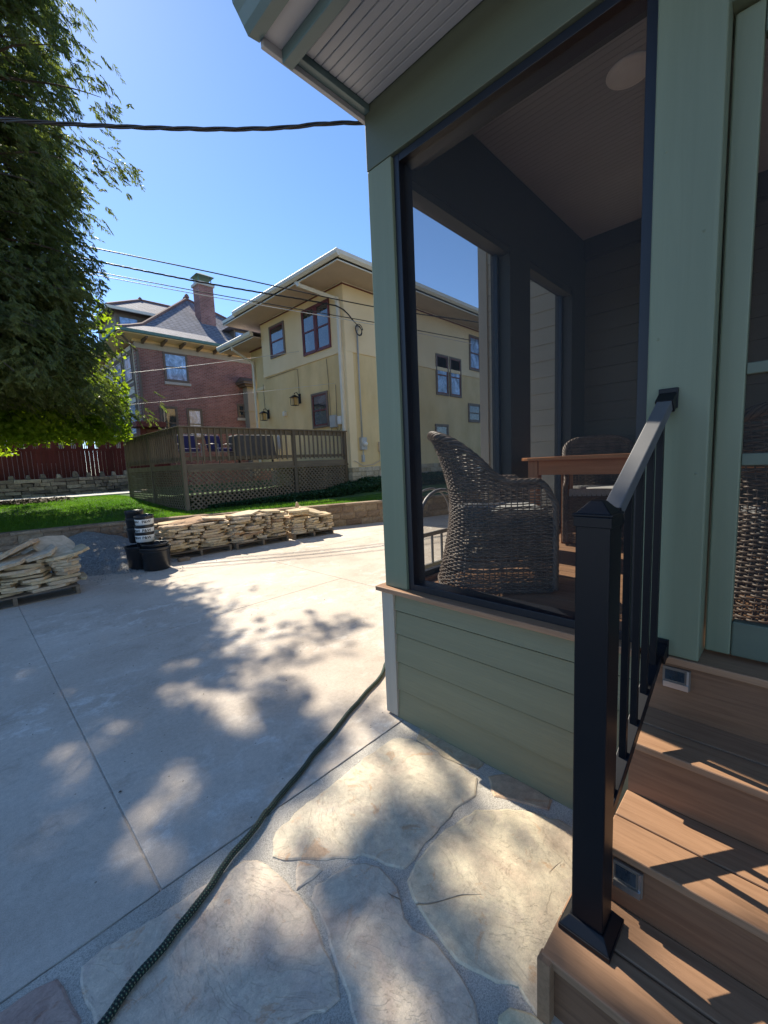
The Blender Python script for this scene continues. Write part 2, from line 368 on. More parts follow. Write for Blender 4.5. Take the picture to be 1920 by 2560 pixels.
# ------------------------------------------------------------------ mesh builder
ROOT = {}
class MB:
    def __init__(s): s.v = []; s.f = []; s.uv = None; s.sm = None; s.tint = None
    def add(s, vs, fs):
        o = len(s.v); s.v.extend([tuple(map(float, q)) for q in vs]); s.f.extend([tuple(i+o for i in q) for q in fs]); return s
    def box(s, x0, x1, y0, y1, z0, z1):
        if x0 > x1: x0, x1 = x1, x0
        if y0 > y1: y0, y1 = y1, y0
        if z0 > z1: z0, z1 = z1, z0
        return s.add([(x0, y0, z0), (x1, y0, z0), (x1, y1, z0), (x0, y1, z0), (x0, y0, z1), (x1, y0, z1), (x1, y1, z1), (x0, y1, z1)],
                     [(0, 3, 2, 1), (4, 5, 6, 7), (0, 1, 5, 4), (1, 2, 6, 5), (2, 3, 7, 6), (3, 0, 4, 7)])
    def hexa(s, b, t):
        return s.add(list(b)+list(t), [(0, 3, 2, 1), (4, 5, 6, 7), (0, 1, 5, 4), (1, 2, 6, 5), (2, 3, 7, 6), (3, 0, 4, 7)])
    def prism(s, poly, z0, z1):
        n = len(poly)
        vs = [(x, y, z0) for x, y in poly]+[(x, y, z1) for x, y in poly]
        return s.add(vs, [tuple(range(n))[::-1], tuple(range(n, 2*n))]+[(i, (i+1) % n, n+(i+1) % n, n+i) for i in range(n)])
    def extr(s, poly, a, b):
        """polygon of 3D points a-list extruded by vector b"""
        n = len(poly); b = np.array(b)
        vs = [tuple(p) for p in poly]+[tuple(np.array(p)+b) for p in poly]
        return s.add(vs, [tuple(range(n))[::-1], tuple(range(n, 2*n))]+[(i, (i+1) % n, n+(i+1) % n, n+i) for i in range(n)])
    def bar(s, p, q, w, h, up=(0, 0, 1)):
        p = Vector(p); q = Vector(q); d = (q-p).normalized(); up = Vector(up)
        if abs(d.dot(up)) > .99: up = Vector((0, 1, 0))
        sd_ = d.cross(up).normalized(); u = sd_.cross(d).normalized()
        a = sd_*w/2; b = u*h/2
        return s.hexa([p-a-b, p+a-b, q+a-b, q-a-b], [p-a+b, p+a+b, q+a+b, q-a+b])
    def tube(s, pts, r, seg=8, cap=True, up=None):
        pts = [Vector(p) for p in pts]; n = len(pts)
        rr = r if hasattr(r, '__len__') else [r]*n
        o = len(s.v); nv = None
        for i, p in enumerate(pts):
            t = (pts[min(i+1, n-1)]-pts[max(i-1, 0)]).normalized()
            if nv is None:
                a = Vector((0, 0, 1)) if abs(t.z) < .9 else Vector((1, 0, 0)); nv = (a-t*a.dot(t)).normalized()
            else: nv = (nv-t*nv.dot(t)).normalized()
            b = t.cross(nv)
            for k in range(seg):
                a_ = 2*math.pi*k/seg; s.v.append(tuple(p+(nv*math.cos(a_)+b*math.sin(a_))*rr[i]))
        for i in range(n-1):
            for k in range(seg):
                k2 = (k+1) % seg; s.f.append((o+i*seg+k, o+i*seg+k2, o+(i+1)*seg+k2, o+(i+1)*seg+k))
        if cap: s.f.append(tuple(o+k for k in range(seg))[::-1]); s.f.append(tuple(o+(n-1)*seg+k for k in range(seg)))
        return s
    def lathe(s, prof, c=(0, 0, 0), seg=28):
        o = len(s.v); n = len(prof)
        for r, z in prof:
            for k in range(seg):
                a = 2*math.pi*k/seg; s.v.append((c[0]+r*math.cos(a), c[1]+r*math.sin(a), c[2]+z))
        for i in range(n-1):
            for k in range(seg):
                k2 = (k+1) % seg; s.f.append((o+i*seg+k, o+i*seg+k2, o+(i+1)*seg+k2, o+(i+1)*seg+k))
        return s
    def build(s, name, m, parent=None, smooth=False, bevel=0, off=None):
        me = bpy.data.meshes.new(name)
        o = np.zeros(3)
        if off is not None: o = np.array(off, float)
        elif parent is not None: o = np.array(ROOT[parent.name], float)
        vs = (np.array(s.v, float)-o) if len(s.v) else np.zeros((0, 3))
        me.from_pydata(vs.tolist(), [], s.f)
        if smooth: me.polygons.foreach_set('use_smooth', [True]*len(me.polygons))
        me.materials.append(m); me.update()
        ob = bpy.data.objects.new(name, me); COL.objects.link(ob)
        if parent is not None:
            ob.parent = parent; ROOT[ob.name] = o
        else:
            ob.location = o; ROOT[ob.name] = o
        if bevel:
            b = ob.modifiers.new('bevel', 'BEVEL'); b.width = bevel; b.segments = 2; b.limit_method = 'ANGLE'; b.angle_limit = R_(35)
        return ob
def npmesh(name, V, F, m, parent=None, smooth=False, off=None, uv=None):
    """V (n,3) array, F (k,3|4) array - fast"""
    me = bpy.data.meshes.new(name)
    o = np.zeros(3)
    if off is not None: o = np.array(off, float)
    elif parent is not None: o = np.array(ROOT[parent.name], float)
    V = np.asarray(V, np.float32)-o.astype(np.float32); k = F.shape[1]
    me.vertices.add(len(V)); me.vertices.foreach_set('co', V.ravel())
    me.loops.add(F.size); me.loops.foreach_set('vertex_index', F.astype(np.int32).ravel())
    me.polygons.add(len(F)); me.polygons.foreach_set('loop_start', np.arange(0, F.size, k, dtype=np.int32))
    me.polygons.foreach_set('loop_total', np.full(len(F), k, np.int32))
    if smooth: me.polygons.foreach_set('use_smooth', np.ones(len(F), bool))
    me.materials.append(m); me.update(calc_edges=True); me.validate()
    if uv is not None:
        l = me.uv_layers.new(name='UVMap'); l.data.foreach_set('uv', np.asarray(uv, np.float32)[F.ravel()].ravel())
    ob = bpy.data.objects.new(name, me); COL.objects.link(ob)
    if parent is not None: ob.parent = parent
    else: ob.location = o
    ROOT[ob.name] = o
    return ob
def tag(o, label=None, cat=None, group=None, kind=None):
    if label: o['label'] = label
    if cat: o['category'] = cat
    if group: o['group'] = group
    if kind: o['kind'] = kind
    return o
def thing(name, label, cat, loc=(0, 0, 0), rz=0, group=None):
    o = bpy.data.objects.new(name, None); COL.objects.link(o)
    o.location = loc; o.rotation_euler = (0, 0, rz); o.empty_display_size = .1
    ROOT[o.name] = np.array(loc, float)
    return tag(o, label, cat, group)
def dup(root, loc=None, rot=None, label=None, group=None, parent=None):
    c = root.copy(); COL.objects.link(c)
    if parent is not None: c.parent = parent
    if loc is not None: c.location = loc
    if rot is not None: c.rotation_euler = rot if hasattr(rot, '__len__') else (0, 0, rot)
    if label: c['label'] = label
    if group: c['group'] = group
    for ch in list(root.children): dup(ch, parent=c)
    return c

# ================================================================== GROUND
def struct(o): return tag(o, kind='structure')
b = MB(); b.add([(-1500, -1500, -.06), (1500, -1500, -.06), (1500, 1500, -.06), (-1500, 1500, -.06)], [(0, 1, 2, 3)])
struct(b.build('ground', MT['soil']))
b = MB()
xs = [-12, -6, -2.65, .35, 3.42, 6.5, 9.6, 16]; ys = [1.56, 6.2, 10.4]
g = .003
for i in range(len(xs)-1):
    for j in range(len(ys)-1):
        y0, y1 = ys[j], ys[j+1]; x0, x1 = xs[i]+g, xs[i+1]-g
        if j == 0 and x0 < 1.66 < x1:
            # slab notched by porch: keep simple, porch wall stands on it
            pass
        if j == 0 and i == 3:
            b.box(x0, x1, y0+g, 4.22-.003, -.055, 0); b.box(x0, x1, 4.22+.003, y1-g, -.055, 0)
        else: b.box(x0, x1, y0+g, y1-g, -.055, 0)
b.box(-12, -2.65-g, -8, 1.56-g, -.055, 0)
b.box(-12, 16, 1.50, 10.39, -.058, -.007)
struct(b.build('driveway', MT['concrete'], bevel=.004))

# patio: mortar bed and flagstones
b = MB(); nx = 60
V = []; F = []
gx = np.linspace(-2.64, 1.72, 90); gy = np.linspace(-6, 1.555, 120)
X, Y = np.meshgrid(gx, gy, indexing='ij')
Z = -.0015+.0012*rng.standard_normal(X.shape)
V = np.stack([X, Y, Z], -1).reshape(-1, 3); idx = np.arange(X.size).reshape(X.shape)
F = np.stack([idx[:-1, :-1], idx[1:, :-1], idx[1:, 1:], idx[:-1, 1:]], -1).reshape(-1, 4)
struct(npmesh('patio_mortar', V, F, MT['mortar'], smooth=True))
stones = {
 'S1': [(.70,1.37),(.76,1.45),(.90,1.468),(1.04,1.47),(1.33,1.485),(1.50,1.48),(1.56,1.40),(1.555,1.27),(1.56,1.13),(1.55,1.00),(1.46,.955),(1.33,.985),(1.26,.975),(1.13,.975),(1.05,.965),(1.00,.965),(.97,1.02),(.955,1.08),(.93,1.12),(.83,1.21),(.755,1.30)],
 'S2': [(.745,1.27),(.78,1.185),(.69,1.195)],
 'S3': [(1.30,.915),(1.39,.895),(1.48,.80),(1.54,.71),(1.57,.62),(1.57,.30),(1.3,.28),(.955,.33),(.94,.42),(.965,.485),(.93,.54),(.905,.61),(.895,.65),(.91,.73),(.93,.81),(.945,.86),(.975,.91),(1.02,.925),(1.17,.935)],
 'S4': [(.735,1.14),(.80,1.13),(.87,1.105),(.905,1.08),(.93,1.03),(.925,.98),(.92,.935),(.895,.895),(.86,.85),(.855,.80),(.87,.75),(.865,.69),(.855,.64),(.845,.60),(.83,.56),(.80,.53),(.59,.76),(.615,.82),(.63,.87),(.655,.94),(.68,1.0),(.70,1.07),(.705,1.12)],
 'S5': [(.64,1.395),(.655,1.31),(.662,1.20),(.66,1.10),(.645,1.03),(.625,.97),(.61,.90),(.585,.85),(.49,.895),(.43,.93),(.12,1.24),(.10,1.37),(.105,1.48),(.16,1.49),(.28,1.465),(.47,1.445),(.60,1.43)],
 'S6': [(-.35,1.52),(-.01,1.515),(.035,1.50),(.045,1.42),(.06,1.34),(.04,1.28),(-.1,1.2),(-.4,1.25)],
 'S7': [(1.585,1.38),(1.595,1.30),(1.58,1.18),(1.60,1.08),(1.61,1.03),(1.655,1.03),(1.66,1.26),(1.665,1.42)],
 'S8': [(1.60,.95),(1.525,.88),(1.57,.78),(1.605,.68),(1.655,.69),(1.66,.80),(1.655,.90)],
 'S9': [(.89,.475),(.915,.43),(.925,.37),(.92,.1),(.6,.0),(.62,.28),(.78,.46),(.86,.485)],
 'S10': [(.42,.86),(.53,.80),(.58,.73),(.76,.52),(.56,.30),(.1,.28),(.12,.62),(.26,.78)],
 'S11': [(.05,1.20),(.13,1.16),(.37,.88),(.22,.80),(.06,.64),(-.3,.7),(-.5,.95),(-.38,1.18)],
 'S12': [(-.46,1.5),(-.46,1.2),(-.6,.98),(-1.2,1.0),(-1.3,1.5)],
 'S13': [(.04,.58),(.04,.2),(-.3,.0),(-.9,.2),(-.55,.88),(-.3,.63)],
 'S14': [(.1,.2),(.55,.22),(.55,-.05),(.9,-.08),(.9,-.7),(.2,-.8),(-.2,-.05)],
 'S15': [(-1.0,.2),(-.34,-.08),(.1,-.85),(-.6,-1.3),(-1.5,-.6)],
 'S16': [(-1.28,.93),(-.66,.9),(-1.0,.28),(-1.6,-.5),(-2.3,.2),(-2.2,1.1)],
 'S17': [(-1.38,1.5),(-1.3,1.0),(-2.3,1.2),(-2.5,1.5)]}
tints = {'S1': (1.0, .98, .93), 'S4': (1.0, .96, .95), 'S5': (1.0, .95, .94), 'S6': (.72, .58, .60), 'S3': (1.05, 1.02, .92), 'S2': (1.05, 1.02, 1.0), 'S7': (.85, .78, .65), 'S8': (.88, .72, .60), 'S9': (1.05, 1.03, .85), 'S10': (.95, .95, .95)}
bm = bmesh.new(); tl = bm.verts.layers.float_color.new('tint')
rr = random.Random(5)
for k, poly in stones.items():
    pts = []
    n = len(poly)
    for i in range(n):
        a = Vector(poly[i]); c = Vector(poly[(i+1) % n]); d = (c-a).length; m = max(1, int(d/.03))
        nrm = Vector((-(c-a).y, (c-a).x)).normalized()
        for q in range(m):
            jit = rr.gauss(0, .0035) if q else rr.gauss(0, .002)
            p = a.lerp(c, q/m)+nrm*jit; pts.append(p)
    cx = sum(p.x for p in pts)/len(pts); cy = sum(p.y for p in pts)/len(pts)
    pp = pts[:]
    for i in range(len(pts)):
        tg = pp[(i+1) % len(pp)]-pp[i-1]; nn_ = Vector((tg.y, -tg.x)); nn_ = nn_.normalized() if nn_.length else nn_
        if nn_.dot(pp[i]-Vector((cx, cy))) < 0: nn_ = -nn_
        pts[i] = pp[i]+nn_*.011
    tc = (*tints.get(k, (rr.uniform(.85, 1.05), rr.uniform(.85, 1.0), rr.uniform(.8, .95))), 1)
    cx = sum(p.x for p in pts)/len(pts); cy = sum(p.y for p in pts)/len(pts)
    lo = [bm.verts.new((p.x, p.y, -.03)) for p in pts]
    up = [bm.verts.new((p.x, p.y, .0015+rr.uniform(-.001, .001))) for p in pts]
    ins = []
    for i, p in enumerate(pts):
        d = Vector((cx-p.x, cy-p.y)).normalized()*.008
        ins.append(bm.verts.new((p.x+d.x, p.y+d.y, .0048)))
    for v in lo+up+ins: v[tl] = tc
    m = len(pts)
    for i in range(m):
        j = (i+1) % m
        bm.faces.new((lo[i], lo[j], up[j], up[i])); bm.faces.new((up[i], up[j], ins[j], ins[i]))
    bm.faces.new(ins)
bmesh.ops.recalc_face_normals(bm, faces=bm.faces[:])
me = bpy.data.meshes.new('patio'); bm.to_mesh(me); bm.free(); me.materials.append(MT['flag'])
o = bpy.data.objects.new('patio', me); COL.objects.link(o); struct(o)

# ------------------------------------------------------------------ retaining wall + lawn terrain
WL = [(-30, 10.3), (-3, 10.15), (.5, 10.0), (2.2, 9.66), (3.4, 9.2), (4.2, 8.83), (5.08, 8.43), (6.09, 8.0), (7.4, 7.46), (9, 6.9), (12, 6.2), (16, 5.9), (34, 5.4)]
wx = np.array([p[0] for p in WL]); wy = np.array([p[1] for p in WL])
def wally(x): return float(np.interp(x, wx, wy))
def gz(x, y):
    """height of the raised garden"""
    base = .47
    t = np.clip((np.asarray(y, float)-11.0)/6.0, 0, 1)
    z = base+.25*t*t*(3-2*t)
    r = np.clip((np.asarray(x, float)-8.4)/1.6, 0, 1)*np.clip((np.asarray(y, float)-8.5)/2.0, 0, 1)
    return z+.28*r*(1-t)
rw = thing('retaining_wall', 'low tan split-face block retaining wall holding up the lawn', 'retaining wall', (5, 8.4, 0))
arc = [0]
for i in range(1, len(WL)): arc.append(arc[-1]+math.hypot(WL[i][0]-WL[i-1][0], WL[i][1]-WL[i-1][1]))
def wpt(s):
    x = float(np.interp(s, arc, wx)); y = float(np.interp(s, arc, wy))
    x2 = float(np.interp(s+.05, arc, wx)); y2 = float(np.interp(s+.05, arc, wy)); l = math.hypot(x2-x, y2-y) or 1
    return Vector((x, y)), Vector(((x2-x)/l, (y2-y)/l))
b = MB(); cap = MB()
def rough_block(bb, s0, s1, z0, z1, front, depth, r, amp):
    p0, d0 = wpt(s0); p1, d1 = wpt(s1); n0 = Vector((d0.y, -d0.x)); n1 = Vector((d1.y, -d1.x))
    N = 5; vs = []; fs = []
    for jz in range(4):
        for i in range(N):
            u = i/(N-1); v = jz/3
            p = p0.lerp(p1, u); n = n0.lerp(n1, u); edge = (i in (0, N-1)) or (jz in (0, 3))
            o_ = front+(0 if edge else amp*r.uniform(.3, 1.0))+r.uniform(-.004, .004)
            q = p+n*o_; vs.append((q.x, q.y, z0+(z1-z0)*v+(0 if jz in (0, 3) else r.uniform(-.01, .01))))
    for jz in range(3):
        for i in range(N-1): fs.append((jz*N+i, jz*N+i+1, (jz+1)*N+i+1, (jz+1)*N+i))
    k = len(vs); q0 = p0-n0*depth; q1 = p1-n1*depth
    vs += [(q0.x, q0.y, z0), (q1.x, q1.y, z0), (q1.x, q1.y, z1), (q0.x, q0.y, z1)]
    fs += [tuple(3*N+i for i in range(N))+(k+2, k+3), (N-1, k+1, k+2, 4*N-1), (0, 3*N, k+3, k), (k, k+3, k+2, k+1)]
    bb.add(vs, fs)
r = random.Random(3)
sA = float(np.interp(-8, wx, arc)); sB = arc[-1]-8
for row in range(3):
    s = sA+row*.13; z0 = .165*row-.01
    while s < sB:
        L = r.uniform(.26, .42); rough_block(b, s+.003, s+L-.003, z0, z0+.162, .015*(2-row), .2, r, .028); s += L
b.build('block_course', MT['retblock'], rw)
s = sA
while s < sB:
    L = r.uniform(.40, .46); rough_block(cap, s+.003, s+L-.003, .485, .485+.055, .03, .24, r, .015); s += L
cap.build('cap', MT['retblock'], rw)
# the lawn terrain behind the wall
gx = np.concatenate([np.linspace(-60, -8, 14), np.linspace(-7.5, 14, 90), np.linspace(15, 60, 14)])
rows = []
T = np.concatenate([np.linspace(0, .12, 40), np.linspace(.13, .35, 16), np.linspace(.4, 1, 14)])
for x in gx:
    y0 = wally(x)+.18; rows.append([(x, y0+(110-y0)*t) for t in T])
P_ = np.array(rows); Z = gz(P_[..., 0], P_[..., 1])+.012*np.sin(P_[..., 0]*1.7)*np.cos(P_[..., 1]*1.3)
V = np.dstack([P_, Z]).reshape(-1, 3); idx = np.arange(P_.shape[0]*P_.shape[1]).reshape(P_.shape[:2])
F = np.stack([idx[:-1, :-1], idx[1:, :-1], idx[1:, 1:], idx[:-1, 1:]], -1).reshape(-1, 4)
struct(npmesh('lawn', V, F, MT['lawn'], smooth=True))
# front skirt of the terrain
# grass blades
def blades(name, n, region, h, wd, mat, lab):
    xy = region(n); n = len(xy); z = gz(xy[:, 0], xy[:, 1])
    a = rng.uniform(0, 2*np.pi, n); hh = h*rng.uniform(.5, 1.2, n); lean = rng.normal(0, .4, (n, 2))*hh[:, None]
    dx = np.stack([np.cos(a), np.sin(a)], 1)*wd/2
    p = np.column_stack([xy, z-.005])
    v0 = p.copy(); v0[:, :2] -= dx; v1 = p.copy(); v1[:, :2] += dx
    v2 = p.copy(); v2[:, :2] += lean; v2[:, 2] += hh
    V = np.stack([v0, v1, v2], 1).reshape(-1, 3); F = np.arange(3*n).reshape(-1, 3)
    return tag(npmesh(name, V, F, mat), lab, 'grass', kind='stuff')
def reg_lawn(n):
    x = rng.uniform(-5, 9.5, n); t = rng.uniform(0, 1, n)**1.25; y0 = np.interp(x, wx, wy)+.24
    y = y0+(18.1-y0)*t
    k = ~((x > 4.1) & (y > 11.1)) & ~((x > 6.5) & (y > 10.2-.35*(x-6.5)))
    return np.column_stack([x, y])[k]
blades('grass', 230000, reg_lawn, .05, .012, MT['grass'], 'short green grass of the raised lawn')
# ivy along the deck and yellow house
def leafquads(P, size, m, name, parent=None, up=.5, kind=None):
    n = len(P)
    N = rng.normal(0, 1, (n, 3)); N[:, 2] = np.abs(N[:, 2])+up; N /= np.linalg.norm(N, axis=1)[:, None]
    A = np.cross(N, rng.normal(0, 1, (n, 3))); A /= np.linalg.norm(A, axis=1)[:, None]; B = np.cross(N, A)
    s = size*rng.uniform(.6, 1.3, n)[:, None]
    fold = N*s*.18
    v = np.stack([P-A*s*.5, P+B*s*.42+fold, P+A*s*.62, P-B*s*.42+fold], 1)
    V = v.reshape(-1, 3); i = np.arange(n)*4
    F = np.concatenate([np.stack([i, i+2, i+1], 1), np.stack([i, i+3, i+2], 1)])
    return npmesh(name, V, F, m, parent)
n = 26000
x = rng.uniform(4.6, 15, n); wd = np.interp(x, [4.6, 6, 8, 9.5, 15], [.18, .35, .75, 1.5, 1.8]); edge = 11.08-np.clip(x-9.5, 0, .2)*.4
y = edge-wd*rng.uniform(-.12, 1, n)**1.1*1.0
z = gz(x, y)+rng.uniform(0, 1, n)*np.interp(x, [4.6, 8, 10], [.10, .22, .26])
tag(leafquads(np.column_stack([x, y, z]), .075, MT['ivy'], 'ivy'), 'dark ivy ground cover along the lattice and stone foundation', 'ivy', kind='stuff')
# path beyond the lawn
b = MB(); b.box(-30, 5.6, 18.35, 20.6, .5, .765); b.box(-1.5, -.2, 17.2, 18.34, .45, .75)
struct(b.build('path', MT['sidewalk']))
# leaf litter under the trees
n = 2600; x = rng.normal(1.0, .9, n); y = rng.normal(17.2, .45, n); k = (y < 18.3) & (x < 2.6)
x, y = x[k], y[k]
tag(leafquads(np.column_stack([x, y, gz(x, y)+rng.uniform(0, .09, len(x))]), .09, MT['soil'], 'leaf_litter', up=2), 'dark mulch and dry leaves at the foot of the tree', 'leaf litter', kind='stuff')

n = 150; x = rng.uniform(-2.5, 6.5, n); y = rng.uniform(1.7, 7.0, n)
tag(leafquads(np.column_stack([x, y, np.full(n, .005)]), .013, MT['soil'], 'fallen_leaves', up=6), 'small dry leaves and grit scattered over the concrete', 'fallen leaves', kind='stuff')
# ================================================================== OWN PORCH
FX = 1.69; YE = 1.665; FL = .765
po = thing('screened_porch', 'green screened porch with lap siding base and beadboard eave', 'porch', (1.69, 1.66, 0))
# siding laps front
b = MB(); zs = [0.0, .185, .355, .525, .665, .758]
for i in range(5):
    z0, z1 = zs[i]-(.004 if i else 0), zs[i+1]
    prf = [(FX-.022, z0), (FX-.010, z1-.014), (FX-.001, z1-.013), (FX-.001, z1), (FX+.012, z1), (FX+.012, z0)]
    b.extr([(px_, .34, pz_) for px_, pz_ in prf], None, (0, 1.26, 0))
b.build('lap_siding', MT['siding'], po)
b = MB()
for i in range(5):
    z0, z1 = zs[i]-(.006 if i else 0), zs[i+1]
    b.add([(FX+.09, YE+.012, z0), (4.42, YE+.012, z0), (FX+.09, YE-.02, z0), (4.42, YE-.02, z0), (FX+.09, YE, z1), (4.42, YE, z1), (FX+.09, YE-.02, z1), (4.42, YE-.02, z1)],
          [(0, 4, 5, 1), (0, 1, 3, 2), (0, 2, 6, 4), (1, 5, 7, 3), (4, 6, 7, 5), (2, 3, 7, 6)])
b.build('lap_siding', MT['siding'], po)
b = MB(); b.box(FX-.030, FX-.001, YE-.07, YE+.02, 0.012, .758); b.box(FX, FX+.09, YE-.02, YE+.022, 0.012, .758)
b.build('corner_trim', MT['taupe'], po, bevel=.003)
b = MB(); b.box(FX+.02, 4.40, -2.6, YE-.03, 0, .69); b.build('floor_frame', MT['comp_dark'], po)
# sill board
b = MB(); b.box(FX-.055, FX+.12, .372, YE+.045, .762, .790); b.box(FX+.121, 4.40, YE-.10, YE+.045, .762, .790)
b.build('sill', MT['comp_y'], po, bevel=.004)
# floor boards: run along Y
b = MB(); x = FX+.125
while x < 4.36:
    b.box(x, min(x+.132, 4.38), -2.6, YE-.105, .735, FL); x += .137
b.build('floor_board', MT['comp_y'], po, bevel=.003)
# corner post (front-left)
b = MB(); b.box(FX-.012, FX+.125, 1.50, YE, .7905, 2.998); b.build('corner_post', MT['green_trim'], po, bevel=.004)
# posts on the far side
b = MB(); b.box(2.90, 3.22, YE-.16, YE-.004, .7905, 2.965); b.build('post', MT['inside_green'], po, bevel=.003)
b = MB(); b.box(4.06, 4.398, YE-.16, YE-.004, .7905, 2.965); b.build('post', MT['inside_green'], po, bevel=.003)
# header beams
b = MB(); b.box(FX-.015, FX+.14, -3.2, YE+.002, 3.0, 3.42); b.build('header_beam', MT['green_trim_y_shaded'], po, bevel=.004)
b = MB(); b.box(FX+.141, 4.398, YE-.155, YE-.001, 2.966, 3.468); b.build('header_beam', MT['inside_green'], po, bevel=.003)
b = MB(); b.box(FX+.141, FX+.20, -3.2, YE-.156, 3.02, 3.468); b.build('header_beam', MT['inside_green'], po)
# ceiling of narrow beadboard with grooves
b = MB(); x = FX+.20
while x < 4.395:
    b.box(x+.0008, min(x+.040, 4.398), -3.2, YE-.156, 3.470, 3.49); x += .0412
b.box(FX+.05, 4.39, -3.2, YE-.01, 3.492, 3.51)
b.build('ceiling', MT['ceilpaint'], po)
b = MB(); b.lathe([(0, -.012), (.075, -.012), (.082, -.008), (.092, -.010), (.108, -.004), (.11, 0)], (2.70, .72, 3.4695), 40)
b.build('ceiling_light', MT['whiteplastic'], po, smooth=True)
# outer soffit: beads along Y
b = MB(); x = 1.242
while x < FX-.02:
    b.box(x, min(x+.040, FX-.016), -3.2, YE-.04, 3.290, 3.31); x += .043
b.box(1.24, FX-.016, -3.2, YE-.02, 3.312, 3.33)
b.build('soffit', MT['bead'], po, bevel=.004)
b = MB(); b.box(1.243, FX-.016, YE-.038, YE+.0, 3.262, 3.33); b.build('soffit_edge', MT['gutterpaint'], po, bevel=.002)
b = MB(); b.box(1.10, FX+.1, YE+.001, YE+.022, 3.240, 3.43); b.build('rake_board', MT['bead'], po, bevel=.002)
b = MB(); b.box(1.188, 1.238, -3.2, YE, 3.222, 3.40); b.build('subfascia', MT['gutterpaint'], po, bevel=.003)
b = MB(); b.box(1.098, 1.1875, -3.2, YE+.0, 3.272, 3.285); b.build('eave_board', MT['bead'], po, bevel=.002)
prof = [(1.097, 3.40), (1.097, 3.262), (1.045, 3.255), (1.025, 3.275), (1.005, 3.31), (.985, 3.335), (.975, 3.385), (.990, 3.390), (1.0, 3.36), (1.03, 3.285), (1.085, 3.272), (1.085, 3.40)]
b = MB(); b.extr([(x, -3.2, z) for x, z in prof], None, (0, 4.885, 0)); b.extr([(x, 1.6855, z) for x, z in ((1.097, 3.40), (1.097, 3.262), (1.045, 3.255), (1.005, 3.31), (.985, 3.335), (.975, 3.385))], None, (0, .004, 0))
b.build('gutter', MT['gutterpaint'], po)
# roof wedge
b = MB(); z0, z1 = 3.405, 4.45
b.add([(.98, -3.3, z0), (4.40, -3.3, z1), (4.40, YE+.045, z1), (.98, YE+.045, z0), (.98, -3.3, z0+.03), (4.40, -3.3, z1+.03), (4.40, YE+.045, z1+.03), (.98, YE+.045, z0+.03)],
      [(0, 3, 2, 1), (4, 5, 6, 7), (0, 1, 5, 4), (1, 2, 6, 5), (2, 3, 7, 6), (3, 0, 4, 7)])
b.build('roof', MT['charcoal'], po)
b = MB(); b.extr([(FX+.05, YE-.01, 3.43), (4.39, YE-.01, 3.52), (4.39, YE-.01, 4.43), (FX+.05, YE-.01, 3.61)], None, (0, .02, 0))
b.build('gable_panel', MT['siding'], po)
# black screen frames
def frame(bb, ax, c, u0, u1, z0, z1, w_, t_):
    """rectangular frame; ax 'x' -> in plane x=c, u is y ; ax 'y' -> plane y=c, u is x"""
    for (a0, a1, b0, b1) in ((u0, u0+w_, z0, z1), (u1-w_, u1, z0, z1), (u0+w_, u1-w_, z0, z0+w_), (u0+w_, u1-w_, z1-w_, z1)):
        if ax == 'x': bb.box(c-t_/2, c+t_/2, a0, a1, b0, b1)
        else: bb.box(a0, a1, c-t_/2, c+t_/2, b0, b1)
b = MB(); frame(b, 'x', FX+.055, .3705, 1.499, .7905, 2.998, .036, .10)
f1 = b.build('screen_frame', MT['blackframe'], po, bevel=.002)
b = MB(); b.add([(FX+.04, .404, .824), (FX+.04, 1.466, .824), (FX+.04, 1.466, 2.964), (FX+.04, .404, 2.964)], [(0, 1, 2, 3)]); b.build('screen', MT['screen'], f1)
for (a, c) in ((FX+.127, 2.899), (3.221, 4.059)):
    b = MB(); frame(b, 'y', YE-.06, a, c, .7905, 2.9655, .034, .04); f1 = b.build('screen_frame', MT['blackframe'], po, bevel=.002)
    b = MB(); yy = YE-.055; b.add([(a+.03, yy, .82), (c-.03, yy, .82), (c-.03, yy, 2.935), (a+.03, yy, 2.935)], [(0, 1, 2, 3)]); b.build('screen', MT['screen'], f1)
# inner side of far posts: warm grey reveals around the openings
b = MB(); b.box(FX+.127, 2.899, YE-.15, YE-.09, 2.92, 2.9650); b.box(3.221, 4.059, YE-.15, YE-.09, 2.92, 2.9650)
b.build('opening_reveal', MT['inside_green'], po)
# door post
b = MB(); b.box(FX-.03, FX+.055, .195, .369, .791, 2.999); b.build('door_post', MT['green_trim'], po, bevel=.006)
b = MB(); b.box(FX+.0555, FX+.20, .196, .36, .79, 2.999); b.box(FX+.02, FX+.20, -1.0, .1945, 2.765, 2.9); b.box(FX+.0, FX+.14, -.95, .194, 2.901, 2.999)
b.build('door_jamb', MT['green_trim'], po)
b = MB(); b.box(FX-.03, FX+.09, -1.13, -.955, .791, 2.999); b.build('door_post', MT['green_trim'], po, bevel=.006)
b = MB(); b.box(FX+.02, FX+.12, -3.2, -1.131, 0, 2.999); b.build('side_wall', MT['siding'], po)
for (yy, zz) in ((.335, 1.05), (.225, 1.42), (.34, 1.86), (.23, 2.15), (.335, 2.42)):
    b = MB(); b.lathe([(0, .0012), (.0032, .001), (.0042, 0), (.006, -.0006)], (0, 0, 0), 10)
    b.v = [(FX-.0302-z, yy+y, zz+x) for x, y, z in b.v]; b.build('nail_head', MT['green_trim'], po, smooth=True)
